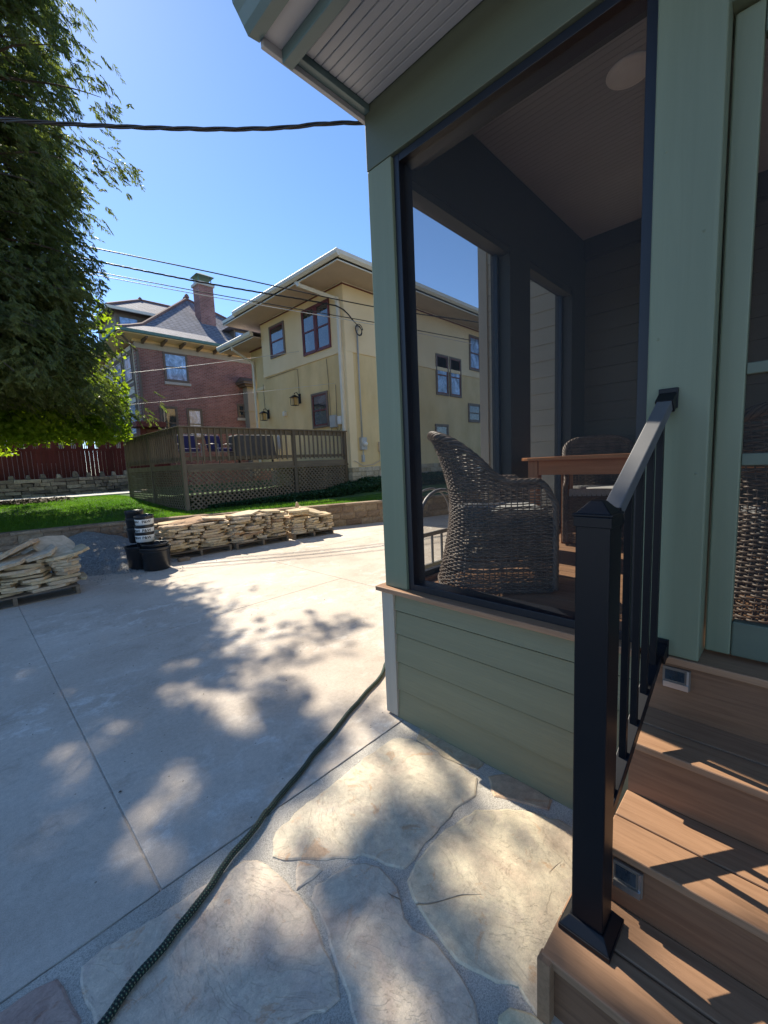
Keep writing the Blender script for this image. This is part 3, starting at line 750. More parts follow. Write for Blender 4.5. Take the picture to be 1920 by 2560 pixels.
# screen door
dx0, dx1 = FX+.058, FX+.098
b = MB(); b.box(dx0, dx1, .122, .190, .806, 2.755); b.build('door_stile', MT['green_trim'], po, bevel=.005)
b = MB(); b.box(dx0, dx1, -.94, -.845, .806, 2.755); b.build('door_stile', MT['green_trim'], po, bevel=.005)
b = MB(); b.box(dx0, dx1, -.844, .121, 2.665, 2.755); b.build('door_rail', MT['green_trim_y_shaded'], po, bevel=.005)
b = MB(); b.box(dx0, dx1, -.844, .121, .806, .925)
b.build('door_rail', MT['green_trim_y_shaded'], po, bevel=.005)
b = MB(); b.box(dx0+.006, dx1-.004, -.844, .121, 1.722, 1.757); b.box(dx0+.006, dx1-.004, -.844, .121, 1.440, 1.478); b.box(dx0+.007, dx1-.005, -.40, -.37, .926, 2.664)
b.build('door_muntin', MT['green_trim_y_shaded'], po, bevel=.003)
b = MB(); b.add([(dx0+.024, -.844, .926), (dx0+.024, .121, .926), (dx0+.024, .121, 2.664), (dx0+.024, -.844, 2.664)], [(0, 1, 2, 3)]); b.build('door_screen', MT['screen'], po)
# own house behind the porch
ho = thing('family_house', 'house wall with lap siding at the back of the screened porch', 'house', (4.4, 2.66, 0))
for (ya_, yb_, mm) in ((1.70, 2.56, MT['wingsiding']), (-8, 1.66, MT['wingsiding_shaded'])):
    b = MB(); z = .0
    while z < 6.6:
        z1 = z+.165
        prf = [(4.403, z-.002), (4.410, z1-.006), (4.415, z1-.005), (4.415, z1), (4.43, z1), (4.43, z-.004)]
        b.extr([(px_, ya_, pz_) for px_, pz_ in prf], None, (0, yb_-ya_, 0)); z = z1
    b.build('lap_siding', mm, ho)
b = MB(); b.box(4.375, 4.43, 2.555, 2.66, 0, 6.6); b.box(4.375, 4.396, 1.70, 1.76, 0, 6.6); b.build('corner_board', MT['taupe'], ho)
b = MB(); b.box(4.4305, 14, -8, 2.64, 0, 6.6); b.build('wall', MT['siding'], ho)
b = MB(); b.box(3.9, 14.5, -8.5, 3.1, 6.6, 6.85); b.extr([(3.9, -8.5, 6.851), (14.5, -8.5, 6.851), (9.2, -8.5, 10)], None, (0, 11.6, 0)); b.build('roof', MT['charcoal'], ho)
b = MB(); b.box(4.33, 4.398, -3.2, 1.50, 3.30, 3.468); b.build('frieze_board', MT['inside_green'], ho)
b = MB(); b.box(4.34, 4.398, -1.6, -.5, .8, 2.9); b.build('door', MT['taupe_dark'], ho)

# ------------------------------------------------------------------ steps
st = thing('porch_steps', 'brown composite porch steps with small lights in the risers', 'steps', (1.3, 0, 0))
noses = [(.94, .19, .415), (1.19, .38, .345), (1.43, .57, .345)]
YB = -1.2
for i, (nx_, z, yl) in enumerate(noses):
    nxt = noses[i+1][0] if i < 2 else 1.67
    w1 = (nxt+.02-nx_-.006)/2
    t = MB(); t.box(nx_, nx_+w1, YB, yl, z-.025, z); t.box(nx_+w1+.006, nxt+.02, YB, yl, z-.025, z)
    t.build('tread', MT['comp_y'], st, bevel=.004)
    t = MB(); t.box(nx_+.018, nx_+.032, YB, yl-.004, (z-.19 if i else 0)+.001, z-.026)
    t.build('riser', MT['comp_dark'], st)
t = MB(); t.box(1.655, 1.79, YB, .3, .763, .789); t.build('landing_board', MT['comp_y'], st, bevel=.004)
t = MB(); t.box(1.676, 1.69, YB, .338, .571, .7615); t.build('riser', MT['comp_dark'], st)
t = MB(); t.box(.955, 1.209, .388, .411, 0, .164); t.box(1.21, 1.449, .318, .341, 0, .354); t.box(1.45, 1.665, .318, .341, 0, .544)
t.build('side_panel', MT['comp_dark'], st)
t = MB(); t.box(.925, .955, .385, .418, 0.0, .188); t.build('corner_strip', MT['comp_x'], st)
for (x, z0, z1, y0, y1) in ((1.202, .262, .338, .24, .315), (1.671, .675, .748, .215, .295)):
    l = MB(); l.box(x-.006, x+.004, y0, y1, z0, z1); L = l.build('step_light', MT['taupe_dark'], st, bevel=.002)
    l = MB(); l.box(x-.014, x-.0065, y0+.004, y1-.004, z0+.002, z0+.022); l.box(x-.009, x-.0065, y0+.004, y0+.01, z0+.0225, z1-.002); l.build('light_hood', MT['steel'], L)
    l = MB(); l.box(x-.0095, x-.0063, y0+.016, y1-.008, z0+.028, z1-.01); l.build('light_lens', MT['glass'], L)

# ------------------------------------------------------------------ stair railing
ra = thing('stair_railing', 'black metal stair railing with pyramid capped newel post beside the steps', 'railing', (1.10, .34, .19))
nx0, nx1, ny0, ny1 = 1.057, 1.137, .300, .380
b = MB(); b.box(nx0, nx1, ny0, ny1, .19, 1.345); b.build('newel_post', MT['blackmetal'], ra, bevel=.004)
cx, cy = (nx0+nx1)/2, (ny0+ny1)/2
def sqring(h, z): return [(cx-h, cy-h, z), (cx+h, cy-h, z), (cx+h, cy+h, z), (cx-h, cy+h, z)]
b = MB(); b.hexa(sqring(.0435, 1.322), sqring(.0435, 1.348)); b.hexa(sqring(.046, 1.3485), sqring(.046, 1.355)); b.hexa(sqring(.041, 1.3552), sqring(.014, 1.385))
b.build('post_cap', MT['blackmetal'], ra, bevel=.002)
b = MB(); b.hexa(sqring(.066, .1905), sqring(.066, .205)); b.hexa(sqring(.064, .2052), sqring(.044, .232)); b.build('base_cover', MT['blackmetal'], ra, bevel=.002)
def zr(x): return 1.325+(x-1.137)*.66
b = MB(); b.bar((1.139, cy-.01, zr(1.139)+.0), (1.655, cy-.035, zr(1.655)), .042, .034); b.build('handrail', MT['blackmetal_sheen'], ra, bevel=.003)
def zb(x): return .475+(x-1.137)*.66
b = MB(); b.bar((1.139, cy-.01, zb(1.139)), (1.655, cy-.035, zb(1.655)), .034, .032); b.build('bottom_rail', MT['blackmetal'], ra, bevel=.002)
for k in range(5):
    x = 1.205+k*.094; y = cy-.01-(x-1.139)/.516*.025
    b = MB(); b.box(x-.0095, x+.0095, y-.0095, y+.0095, zb(x)+.012, zr(x)-.012); b.build('baluster', MT['blackmetal'], ra, bevel=.001)
for z in (zr(1.65), zb(1.65)):
    b = MB(); b.bar((1.615, cy-.0325, z-.026), (1.658, cy-.0355, z+.003), .050, .044); b.box(1.6485, 1.6595, cy-.062, cy-.008, z-.03, z+.035); b.build('rail_bracket', MT['blackmetal'], ra, bevel=.002)
b = MB(); b.bar((1.138, cy-.01, zr(1.138)), (1.165, cy-.012, zr(1.165)), .054, .046); b.build('rail_bracket', MT['blackmetal'], ra, bevel=.002)

# ------------------------------------------------------------------ hose
pts = [(-.55, .75), (-.30, 1.02), (-.08, 1.19), (.05, 1.25), (.11, 1.27), (.20, 1.31), (.27, 1.33), (.34, 1.365), (.44, 1.405), (.57, 1.47), (.69, 1.52), (.85, 1.59), (1.10, 1.69), (1.36, 1.79), (1.64, 1.90), (1.90, 1.99), (2.3, 2.2), (2.9, 2.3), (3.6, 2.15)]
def catmull(P, sub):
    P = [np.array(p, float) for p in P]; P = [2*P[0]-P[1]]+P+[2*P[-1]-P[-2]]; out = []
    for i in range(1, len(P)-2):
        for k in range(sub):
            t = k/sub; a, b_, c, d = P[i-1], P[i], P[i+1], P[i+2]
            out.append(.5*((2*b_)+(-a+c)*t+(2*a-5*b_+4*c-d)*t*t+(-a+3*b_-3*c+d)*t**3))
    out.append(P[-2]); return np.array(out)
def tubeuv(name, C, rad, seg, m, ulen, vrep, parent=None, wig=0):
    n = len(C); T = np.gradient(C, axis=0); T /= np.linalg.norm(T, axis=1)[:, None]
    up = np.tile([0, 0, 1.], (n, 1)); S = np.cross(T, up); S /= np.linalg.norm(S, axis=1)[:, None]; U = np.cross(S, T)
    d = np.concatenate([[0], np.cumsum(np.linalg.norm(np.diff(C, axis=0), axis=1))])
    ang = np.linspace(0, 2*np.pi, seg+1)
    V = C[:, None]+rad*(np.cos(ang)[None, :, None]*S[:, None]+np.sin(ang)[None, :, None]*U[:, None])
    uv = np.stack(np.broadcast_arrays((d/ulen)[:, None], (ang/(2*np.pi)*vrep)[None]), -1).reshape(-1, 2)
    idx = np.arange(n*(seg+1)).reshape(n, seg+1)
    F = np.stack([idx[:-1, :-1], idx[1:, :-1], idx[1:, 1:], idx[:-1, 1:]], -1).reshape(-1, 4)[:, ::-1]
    return npmesh(name, V.reshape(-1, 3), F.copy(), m, parent, True, uv=uv)
C = catmull([(x, y) for x, y in pts], 40)
d = np.concatenate([[0], np.cumsum(np.hypot(*np.diff(C, axis=0).T))])
C = np.column_stack([C[:, 0]+.0025*np.sin(d*31)+.0015*np.sin(d*67), C[:, 1]+.0035*np.cos(d*19), .0128+.0*d])
C[:, 2] += np.where(C[:, 1] < 1.56, .0075, 0)
tag(tubeuv('garden_hose', C, .0125, 14, MT['hose'], .0095, 8), 'dark green and black braided hose snaking along the patio edge', 'hose')

# ================================================================== WICKER CHAIRS
W2, DF, YB0 = .265, -.25, .01       # half width, front y, where the back curve starts ; chair faces -Y locally
def plan(u):
    """u in [-1,1] -> base plan point, outward normal, backness"""
    L1 = YB0-DF; RA = W2; ry = .25; Larc = math.pi*(RA+ry)/2; tot = 2*L1+Larc
    s = (u+1)/2*tot
    if s < L1: return (-W2, DF+s), (-1, 0), 0.0
    if s > L1+Larc: return (W2, YB0-(s-L1-Larc)), (1, 0), 0.0
    a = math.pi-(s-L1)/Larc*math.pi
    # squarish curve
    cx_, sy_ = math.cos(a), math.sin(a); e = .72
    x = W2*math.copysign(abs(cx_)**e, cx_); y = YB0+ry*abs(sy_)**e
    n = Vector((cx_/W2, sy_/ry)).normalized()
    return (x, y), (n.x, n.y), max(0, sy_)**.8
NU = 420
us = np.linspace(-1, 1, NU)
PL = np.array([plan(u)[0] for u in us]); PN = np.array([plan(u)[1] for u in us]); PBk = np.array([plan(u)[2] for u in us])
dU = np.concatenate([[0], np.cumsum(np.linalg.norm(np.diff(PL, axis=0), axis=1))]); LU = dU[-1]
def flare(z, bk):
    return bk*(.075*np.clip(1-z/.42, 0, 1)**1.5+.125*np.clip((z-.50)/.42, 0, 1)**1.4)-.012*np.clip(z/.6, 0, 1)
frontdist = np.minimum(dU, LU-dU)
RIM = .60+.005*0+.270*np.clip((PBk-.02)/.98, 0, 1)**.9
RIM = np.where(PBk <= 0, .60+.045*np.clip((frontdist-.10)/.2, 0, 1)*0, RIM)
k = 25; ker = np.ones(k)/k
RIM = np.convolve(np.pad(RIM, k//2, mode='edge'), ker, 'valid')
# arm front rolls over and down
RIM -= .10*np.clip(1-frontdist/.085, 0, 1)**2
def surf(i, z, off=0):
    fl = flare(z, PBk[i])+off
    return np.column_stack([PL[i, 0]+PN[i, 0]*fl, PL[i, 1]+PN[i, 1]*fl, z*np.ones(len(i))])
def ribbon(C, N, hw, hh, closed=False):
    """box section tube along C: N outward normals, half thickness hw, half height hh"""
    T = np.gradient(C, axis=0); T /= np.linalg.norm(T, axis=1)[:, None]+1e-9
    B = np.cross(T, N); B /= np.linalg.norm(B, axis=1)[:, None]+1e-9
    q = [C+N*hw*.4+B*hh, C+N*hw, C+N*hw*.4-B*hh, C-N*hw*.4-B*hh, C-N*hw, C-N*hw*.4+B*hh]; m = len(q)
    V = np.stack(q, 1).reshape(-1, 3); n = len(C); idx = np.arange(n*m).reshape(n, m)
    F = np.stack([idx[:-1], idx[1:], np.roll(idx[1:], -1, 1), np.roll(idx[:-1], -1, 1)], -1).reshape(-1, 4)
    return V, F
class NPA:
    def __init__(s): s.V = []; s.F = []; s.n = 0
    def add(s, V, F): s.V.append(V); s.F.append(F+s.n); s.n += len(V)
    def get(s): return np.concatenate(s.V), np.concatenate(s.F)
NS = 46                                    # stakes round the shell
phase_all = dU/LU*NS
N3 = np.column_stack([PN, np.zeros(NU)])
def make_chair(name, label, loc, rz, group):
    t = thing(name, label, 'armchair', (0, 0, 0), 0, group)
    r = np.random.default_rng(4)
    A = NPA(); z = .03; row = 0
    while z < .90:
        ok = np.where(RIM > z+.012)[0]
        if len(ok) > 8:
            # openwork band near the arms and a few slack rows
            i = ok
            amp = .0052*np.cos(np.pi*(phase_all[i]+row))
            wob = r.normal(0, .0016); zz = z+wob+.0012*np.sin(phase_all[i]*.9+row*1.3)
            fl = flare(zz, PBk[i])+amp
            C = np.column_stack([PL[i, 0]+PN[i, 0]*fl, PL[i, 1]+PN[i, 1]*fl, zz])
            gap = (.47 < z < .57) or (.095 < z < .125)
            V, F = ribbon(C, N3[i], .0030, .0032 if gap else .0044); A.add(V, F)
            z += .0145 if gap else .0104
        else: z += .0104
        row += 1
    # front apron (below the seat) rows
    xx = np.linspace(-W2+.01, W2-.01, 90); zf = .03; row = 0
    while zf < .40:
        C = np.column_stack([xx, DF+.0+.0052*np.cos(np.pi*(xx/.037+row)), zf+np.zeros(90)+r.normal(0, .001)])
        V, F = ribbon(C, np.tile([0, -1., 0], (90, 1)), .003, .0042); A.add(V, F); zf += .0104; row += 1
    V, F = A.get(); npmesh('woven_shell', V, F, MT['wicker'], t, True)
    # stakes
    A = NPA()
    for s in range(NS+1):
        i = int(np.searchsorted(dU, s/NS*LU)); i = min(i, NU-1); h = RIM[i]
        zz = np.linspace(.015, h, 16); ii = np.full(16, i); P = surf(ii, zz)
        N = np.tile(N3[i], (16, 1))
        V, F = ribbon(P, N, .0028, .0028); A.add(V, F)
    for s in range(15):
        x = -W2+.02+s*(2*W2-.04)/14; zz = np.linspace(.015, .41, 6); P = np.column_stack([np.full(6, x), np.full(6, DF), zz])
        V, F = ribbon(P, np.tile([0, -1., 0], (6, 1)), .0028, .0028); A.add(V, F)
    V, F = A.get(); npmesh('stakes', V, F, MT['wicker'], t, True)
    # braided rim: over the arms/back and down the fronts
    iu = np.arange(0, NU, 3)
    top = surf(iu, RIM[iu]+.006, .0); top[:, 2] = RIM[iu]+.006
    dn0 = np.array([[-W2, DF-.012, zz] for zz in np.linspace(.03, RIM[0]-.02, 26)]); dn1 = dn0[::-1]*[-1, 1, 1]
    path = np.concatenate([dn0, top, dn1]); pd = np.concatenate([[0], np.cumsum(np.linalg.norm(np.diff(path, axis=0), axis=1))])
    sN = int(pd[-1]/.008); sd_ = np.linspace(0, pd[-1], sN); path = np.column_stack([np.interp(sd_, pd, path[:, k]) for k in range(3)])
    for _ in range(3): path[1:-1] = (path[:-2]+path[1:-1]*2+path[2:])/4
    T = np.gradient(path, axis=0); T /= np.linalg.norm(T, axis=1)[:, None]
    ref = np.tile([.1, .9, .35], (sN, 1)); S = np.cross(T, ref); S /= np.linalg.norm(S, axis=1)[:, None]; U = np.cross(S, T)
    A = NPA(); thick = .014+.004*np.clip((path[:, 2]-.6)/.25, 0, 1)
    for kk in range(5):
        a = sd_*38+kk*2*np.pi/5
        C = path+S*(np.cos(a)*thick)[:, None]+U*(np.sin(a)*thick)[:, None]*.8
        nn = S*np.cos(a)[:, None]+U*np.sin(a)[:, None]
        V, F = ribbon(C, nn, .0062, .0082); A.add(V, F)
    V, F = A.get(); npmesh('braided_rim', V, F, MT['wicker'], t, True)
    # base braid
    A = NPA(); iu = np.arange(0, NU, 3)
    for kk in range(2):
        C = surf(iu, .022+.006*np.sin(dU[iu]*90+kk*np.pi), .004*np.cos(dU[iu]*90+kk*np.pi)); V, F = ribbon(C, N3[iu], .006, .006); A.add(V, F)
    V, F = A.get(); npmesh('base_band', V, F, MT['wicker'], t, True)
    # seat
    poly = [(-W2+.012, DF+.01)]+[(PL[i, 0]*.94, PL[i, 1]-.01) for i in range(8, NU-8, 8)]+[(W2-.012, DF+.01)]
    b = MB(); b.prism(poly, .37, .385); b.build('seat', MT['wicker'], t)
    b = MB(); cp = [(x*.93, y*.93-.012) for x, y in poly]
    b.prism(cp, .388, .455); c_ = b.build('cushion', MT['cushion'], t, bevel=.022)
    t.location = loc; t.rotation_euler = (0, 0, rz)
    return t
GC = 'wicker armchairs on the porch'
# local facing is -Y ; world facing angle = rz - 90deg
ch = make_chair('wicker_armchair', 'brown wicker armchair in profile just behind the front screen', (2.175, 1.24, FL), R_(-49+90), GC)
dup(ch, (3.75, 1.16, FL), R_(-158+90), 'brown wicker armchair facing out from the far side of the wooden table', GC)
dup(ch, (2.40, -.04, FL), R_(2+90), 'brown wicker armchair seen through the screen door', GC)
# ------------------------------------------------------------------ table
tb = thing('dining_table', 'orange brown wooden dining table on the screened porch', 'table', (3.2, .62, FL))
tx0, tx1, ty0, ty1 = 2.80, 3.60, -.10, 1.425
pts = []
for (cx_, cy_, a0) in ((tx1-.12, ty1-.12, 0), (tx0+.12, ty1-.12, 90), (tx0+.12, ty0+.12, 180), (tx1-.12, ty0+.12, 270)):
    for q in range(7): a = R_(a0+q*15); pts.append((cx_+.12*math.cos(a), cy_+.12*math.sin(a)))
b = MB(); b.prism(pts, FL+.700, FL+.722); b.build('tabletop', MT['teak'], tb, bevel=.004)
b = MB(); b.box(tx0+.07, tx0+.095, ty0+.14, ty1-.14, FL+.60, FL+.699); b.box(tx1-.095, tx1-.07, ty0+.14, ty1-.14, FL+.60, FL+.699)
b.box(tx0+.14, tx1-.14, ty0+.07, ty0+.095, FL+.60, FL+.699); b.box(tx0+.14, tx1-.14, ty1-.095, ty1-.07, FL+.60, FL+.699)
b.build('apron', MT['teak'], tb)
for x in (tx0+.065, tx1-.135):
    for y in (ty0+.065, .50, ty1-.135):
        b = MB(); b.box(x, x+.07, y, y+.07, FL+.001, FL+.6985); b.build('leg', MT['teak_z'], tb, bevel=.004)
# ------------------------------------------------------------------ metal chair outside behind the porch corner
mc = thing('hoop_handrail', 'grey metal hoop handrail standing outside beyond the wicker chair', 'handrail', (2.6, 2.0, 0))
def hoop(x0, x1, y, zb_, zt):
    P = [(x0, y, zb_), (x0-.01, y, zt-.22)]
    for q in range(1, 12):
        a = math.pi-q*math.pi/12; P.append(((x0+x1)/2+(x1-x0)/2*math.cos(a), y, zt-.2+.2*math.sin(a)))
    return P+[(x1+.01, y, zt-.22), (x1, y, zb_)]
b = MB(); b.tube(hoop(2.36, 2.86, 1.95, .0, 1.27), .014, 8); b.build('hoop', MT['chairmetal'], mc, smooth=True)
b = MB(); b.tube(hoop(2.33, 2.83, 2.03, .0, 1.28), .008, 8); b.build('hoop', MT['chairmetal'], mc, smooth=True)
b = MB(); b.bar((2.36, 1.95, .945), (2.86, 1.95, .945), .014, .03); b.build('crossbar', MT['chairmetal'], mc)
b = MB(); b.bar((2.25, 1.95, .70), (2.95, 1.95, .70), .02, .04); b.build('crossbar', MT['chairmetal'], mc)
for x in (2.49, 2.61, 2.73):
    b = MB(); b.tube([(x, 1.95, .93), (x, 1.95, .72)], .010, 6); b.build('baluster', MT['chairmetal'], mc)

# ================================================================== PALLETS AND STONE
def pallet(label, x0, y0, L, D, rz, name='wooden_pallet'):
    t = thing(name, label, 'pallet', (x0, y0, 0), rz)
    B = ROOT[t.name]
    for k, yy in enumerate((0, D/2-.02, D-.04)):
        b = MB(); b.box(B[0]+0, B[0]+L, B[1]+yy, B[1]+yy+.04, .0, .012); b.build('bottom_board', MT['palletwood'], t)
    for k, xx in enumerate((0, L/2-.02, L-.04)):
        b = MB(); b.box(B[0]+xx, B[0]+xx+.04, B[1], B[1]+D, .0125, .10); b.build('stringer', MT['palletwood'], t)
    n = 7
    for k in range(n):
        yy = k*(D-.09)/(n-1); b = MB(); b.box(B[0], B[0]+L, B[1]+yy, B[1]+yy+.09, .1005, .117); b.build('deck_board', MT['palletwood'], t, bevel=.002)
    return t
PG = 'pallets loaded with flagstone'
P1 = pallet('dark low pallet under the jumbled stone pile in front of the gravel heap', -.30, 6.48, 1.26, 1.05, 0)
P2 = pallet('pallet of stone beside the black tubs', 2.36, 7.46, 1.08, .95, R_(-4))
P3 = pallet('middle pallet of the three in a row at the block wall', 3.50, 7.32, 1.10, .95, R_(-2))
P4 = pallet('rightmost pallet with a slab leaning on its stack', 4.72, 7.26, .92, .85, R_(-9))
for p in (P1, P2, P3, P4): p['group'] = PG
# slab prototypes
protos = []
def slabmesh(seed, L, D, T):
    q = random.Random(seed); n = q.randint(5, 8); pts = []
    for i in range(n):
        a = 2*math.pi*(i+q.uniform(-.25, .25))/n; e = 1/max(abs(math.cos(a)), abs(math.sin(a)))
        k_ = q.uniform(.82, 1.0)*min(e, 1.28); pts.append(Vector((math.cos(a)*k_*L/2, math.sin(a)*k_*D/2)))
    out = []
    for i in range(n):
        a, c = pts[i], pts[(i+1) % n]; m = max(2, int((c-a).length/.045))
        for s in range(m): out.append(a.lerp(c, s/m)+Vector((q.gauss(0, .004), q.gauss(0, .004))))
    b = MB(); m = len(out); vs = []
    lay = [(0.004, .985), (T*.25, 1.0), (T*.55, .99), (T*.8, 1.0), (T, .975)]
    for z, s in lay:
        for p in out: j = q.gauss(0, .0035); vs.append((p.x*(s)+j, p.y*s+j, z+q.gauss(0, .0015)))
    fs = [tuple(range(m))[::-1], tuple(4*m+i for i in range(m))]
    for l in range(4):
        for i in range(m): fs.append((l*m+i, l*m+(i+1) % m, (l+1)*m+(i+1) % m, (l+1)*m+i))
    b.add(vs, fs)
    me = bpy.data.meshes.new('stone_slab'); me.from_pydata(b.v, [], b.f); me.materials.append(MT['slab']); me.update()
    return me
for s in range(20):
    q = random.Random(s*7+1); L = q.uniform(.36, .66)
    T = q.uniform(.026, .048); protos.append((slabmesh(s, L, .40, T), L, T))
def slab(loc, rot, proto, label, group, scale=(1, 1, 1)):
    o = bpy.data.objects.new('stone_slab', proto[0]); COL.objects.link(o)
    o.location = loc; o.rotation_euler = rot; o.scale = scale
    return tag(o, label, 'stone slab', group, 'thing')
def stack(x0, y0, rz, L, D, zt, label, group, seed, over=.05):
    q = random.Random(seed); c, s = math.cos(rz), math.sin(rz)
    def W(x, y): return (x0+c*x-s*y, y0+s*x+c*y)
    for (yc, dep) in ((.19, 1.0), (D-.19, 1.05)):
        z = [.118]*24; cell = (L+2*over)/24
        def top(a, b_): return max(z[max(0, a):min(24, b_)])
        guard = 0
        front = yc < .3
        while min(z) < zt-.02 and guard < 60:
            guard += 1
            # place a slab at the lowest spot
            i0 = min(range(24), key=lambda i: z[i]+q.uniform(0, .012))
            a = i0
            while a > 0 and z[a-1] <= z[i0]+.013: a -= 1
            e = i0
            while e < 23 and z[e+1] <= z[i0]+.013: e += 1
            avail = (e-a+1)*cell
            pr = q.choice(protos); Ln = min(pr[1], max(.2, avail)) if avail < pr[1]*1.25 else pr[1]
            if not front: Ln = max(Ln, min(avail, .55))
            n = max(3, int(round(Ln/cell))); st_ = a if q.random() < .6 else max(a, e-n+1)
            if e-a+1 < n: st_ = a; n = e-a+1
            n = max(n, 2)
            th = q.uniform(.026, .052); zb_ = top(st_, st_+n)
            sx = (n*cell)/pr[1]*q.uniform(.98, 1.05); xc = -over+(st_+n/2)*cell
            w_ = W(xc, yc+q.gauss(0, .014))
            slab((w_[0], w_[1], zb_), (q.gauss(0, .012), q.gauss(0, .018), rz+q.gauss(0, .05)+(math.pi if q.random() < .5 else 0)), pr, label, group, (sx, dep*q.uniform(.95, 1.08), th/pr[2]))
            for i in range(st_, min(24, st_+n)): z[i] = zb_+th+.001
stack(-.30, 6.48, 0, 1.26, 1.05, .50, 'grey tan slab in the stack on the leftmost pallet', 'slabs stacked on the left pallet', 21, .06)
stack(2.36, 7.46, R_(-4), 1.08, .95, .56, 'tan slab in the stack right beside the black tubs', 'slabs stacked beside the black tubs', 33)
stack(3.50, 7.32, R_(-2), 1.10, .95, .60, 'tan slab in the middle stack of the three at the block wall', 'slabs stacked on the middle pallet', 48)
stack(4.72, 7.26, R_(-9), .92, .85, .46, 'tan slab in the stack on the rightmost pallet', 'slabs stacked on the rightmost pallet', 57)
# distinct slabs on top
def big(loc, rot, L, D, T, seed, label):
    me = slabmesh(seed, L, D, T); o = bpy.data.objects.new('stone_slab', me); COL.objects.link(o); o.location = loc; o.rotation_euler = tuple(R_(a) for a in rot)
    return tag(o, label, 'stone slab', None, 'thing')
big((.42, 6.72, .60), (-16, -22, 12), .62, .50, .055, 101, 'large pointed grey slab propped up highest on the left stone pile')
big((.62, 6.66, .54), (10, -14, -20), .44, .40, .05, 102, 'thick grey slab tucked under the highest slab of the left pile')
big((.80, 6.80, .60), (34, 6, 20), .50, .42, .035, 103, 'broad pale slab tilted towards the viewer at the right of the left pile')
big((.78, 6.62, .50), (26, 4, -8), .40, .42, .035, 104, 'pinkish grey slab leaning under the broad pale slab of the left pile')
big((.98, 6.70, .50), (6, -18, 10), .34, .30, .04, 105, 'small pale slab at the right shoulder of the left pile')
big((.12, 6.62, .50), (-2, 10, 8), .60, .40, .035, 106, 'long thin slab sloping down to the left on the left pile')
big((.30, 6.56, .49), (3, -9, 14), .58, .34, .045, 107, 'weathered slab with a notched end lying below the jumbled ones of the left pile')
big((.84, 6.58, .485), (0, -5, 4), .62, .36, .04, 108, 'long slab overhanging the right end of the left pile')
big((-.1, 6.8, .53), (4, 14, 20), .5, .4, .04, 109, 'grey slab at the left frame edge of the left pile')
big((2.86, 7.72, .575), (5, -7, 6), .80, .48, .035, 111, 'wide sunlit slab lying on top of the stack beside the tubs')
big((3.25, 7.66, .60), (2, 5, -12), .44, .40, .035, 112, 'sunlit slab at the upper right of the stack beside the tubs')
big((3.85, 7.55, .615), (3, -4, 4), .74, .46, .033, 113, 'wide pale slab on top of the middle stack')
big((4.33, 7.50, .61), (2, 3, -10), .46, .42, .04, 114, 'pale slab on the right end of the middle stack')
big((4.96, 7.42, .50), (2, -1, 5), .42, .40, .05, 115, 'thick flat slab on the left part of the rightmost stack')
big((4.93, 7.40, .552), (2, -1, -15), .48, .42, .05, 116, 'pale flat slab topping the left part of the rightmost stack')
big((5.30, 7.42, .50), (14, 17, -14), .72, .34, .045, 117, 'long orange brown slab leaning down to the right on the rightmost stack')
big((5.16, 7.36, .475), (10, 19, -8), .44, .22, .035, 118, 'short slab under the leaning orange brown slab')
big((5.58, 7.44, .43), (4, 8, -20), .34, .30, .035, 119, 'small slab poking out at the right end of the rightmost stack')
# brick chip, stake
b = MB(); b.box(2.44, 2.62, 7.22, 7.31, .001, .062); tag(b.build('loose_brick', MT['retblock'], bevel=.006, off=(2.53, 7.26, 0)), 'orange brick lying in front of the stack beside the black tubs', 'brick')
b = MB(); b.extr([(5.38, 8.13, -.02), (5.47, 8.13, -.02), (5.475, 8.13, .60), (5.45, 8.13, .67), (5.425, 8.13, .69), (5.40, 8.13, .67), (5.378, 8.13, .60)], None, (0, .025, 0))
tag(b.build('wooden_stake', MT['slab'], bevel=.004, off=(5.42, 8.13, 0)), 'pale pointed wooden stake sticking up behind the rightmost pallet', 'stake')
# ------------------------------------------------------------------ tubs and pots
def pot(name, label, cat, loc, rt, rb, h, m, group=None, rim=.012, wall=.006, tilt=(0, 0, 0)):
    t = thing(name, label, cat, loc, 0, group)
    b = MB(); b.lathe([(0, .002), (rb-.01, .0), (rb, .008), (rt*.985, h-.05), (rt, h-.048), (rt+rim*.4, h-.02), (rt+rim*.4, h-.016), (rt+rim, h-.013), (rt+rim, h), (rt, h+.001), (rt-wall, h-.004), (rb-wall, .02), (0, .018)], loc, 40)
    b.build('tub_body', m, t, smooth=True); t.rotation_euler = tilt
    return t
bt = pot('plastic_tub', 'large black plastic tub standing in front of the stacked pots', 'tub', (2.05, 7.06, 0), .215, .185, .36, MT['blacktub'])
b = MB(); b.lathe([(.2165, .295), (.223, .297), (.223, .304), (.2168, .306)], (2.05, 7.06, 0), 40); b.build('ridge', MT['blacktub'], bt, smooth=True)
pot('plastic_tub', 'black plastic tub nested inside the large front tub', 'tub', (2.055, 7.065, .075), .185, .165, .34, MT['blacktub'])
pot('plastic_tub', 'narrower black tub behind and left of the large tub', 'tub', (1.88, 7.34, 0), .17, .145, .37, MT['blacktub'])
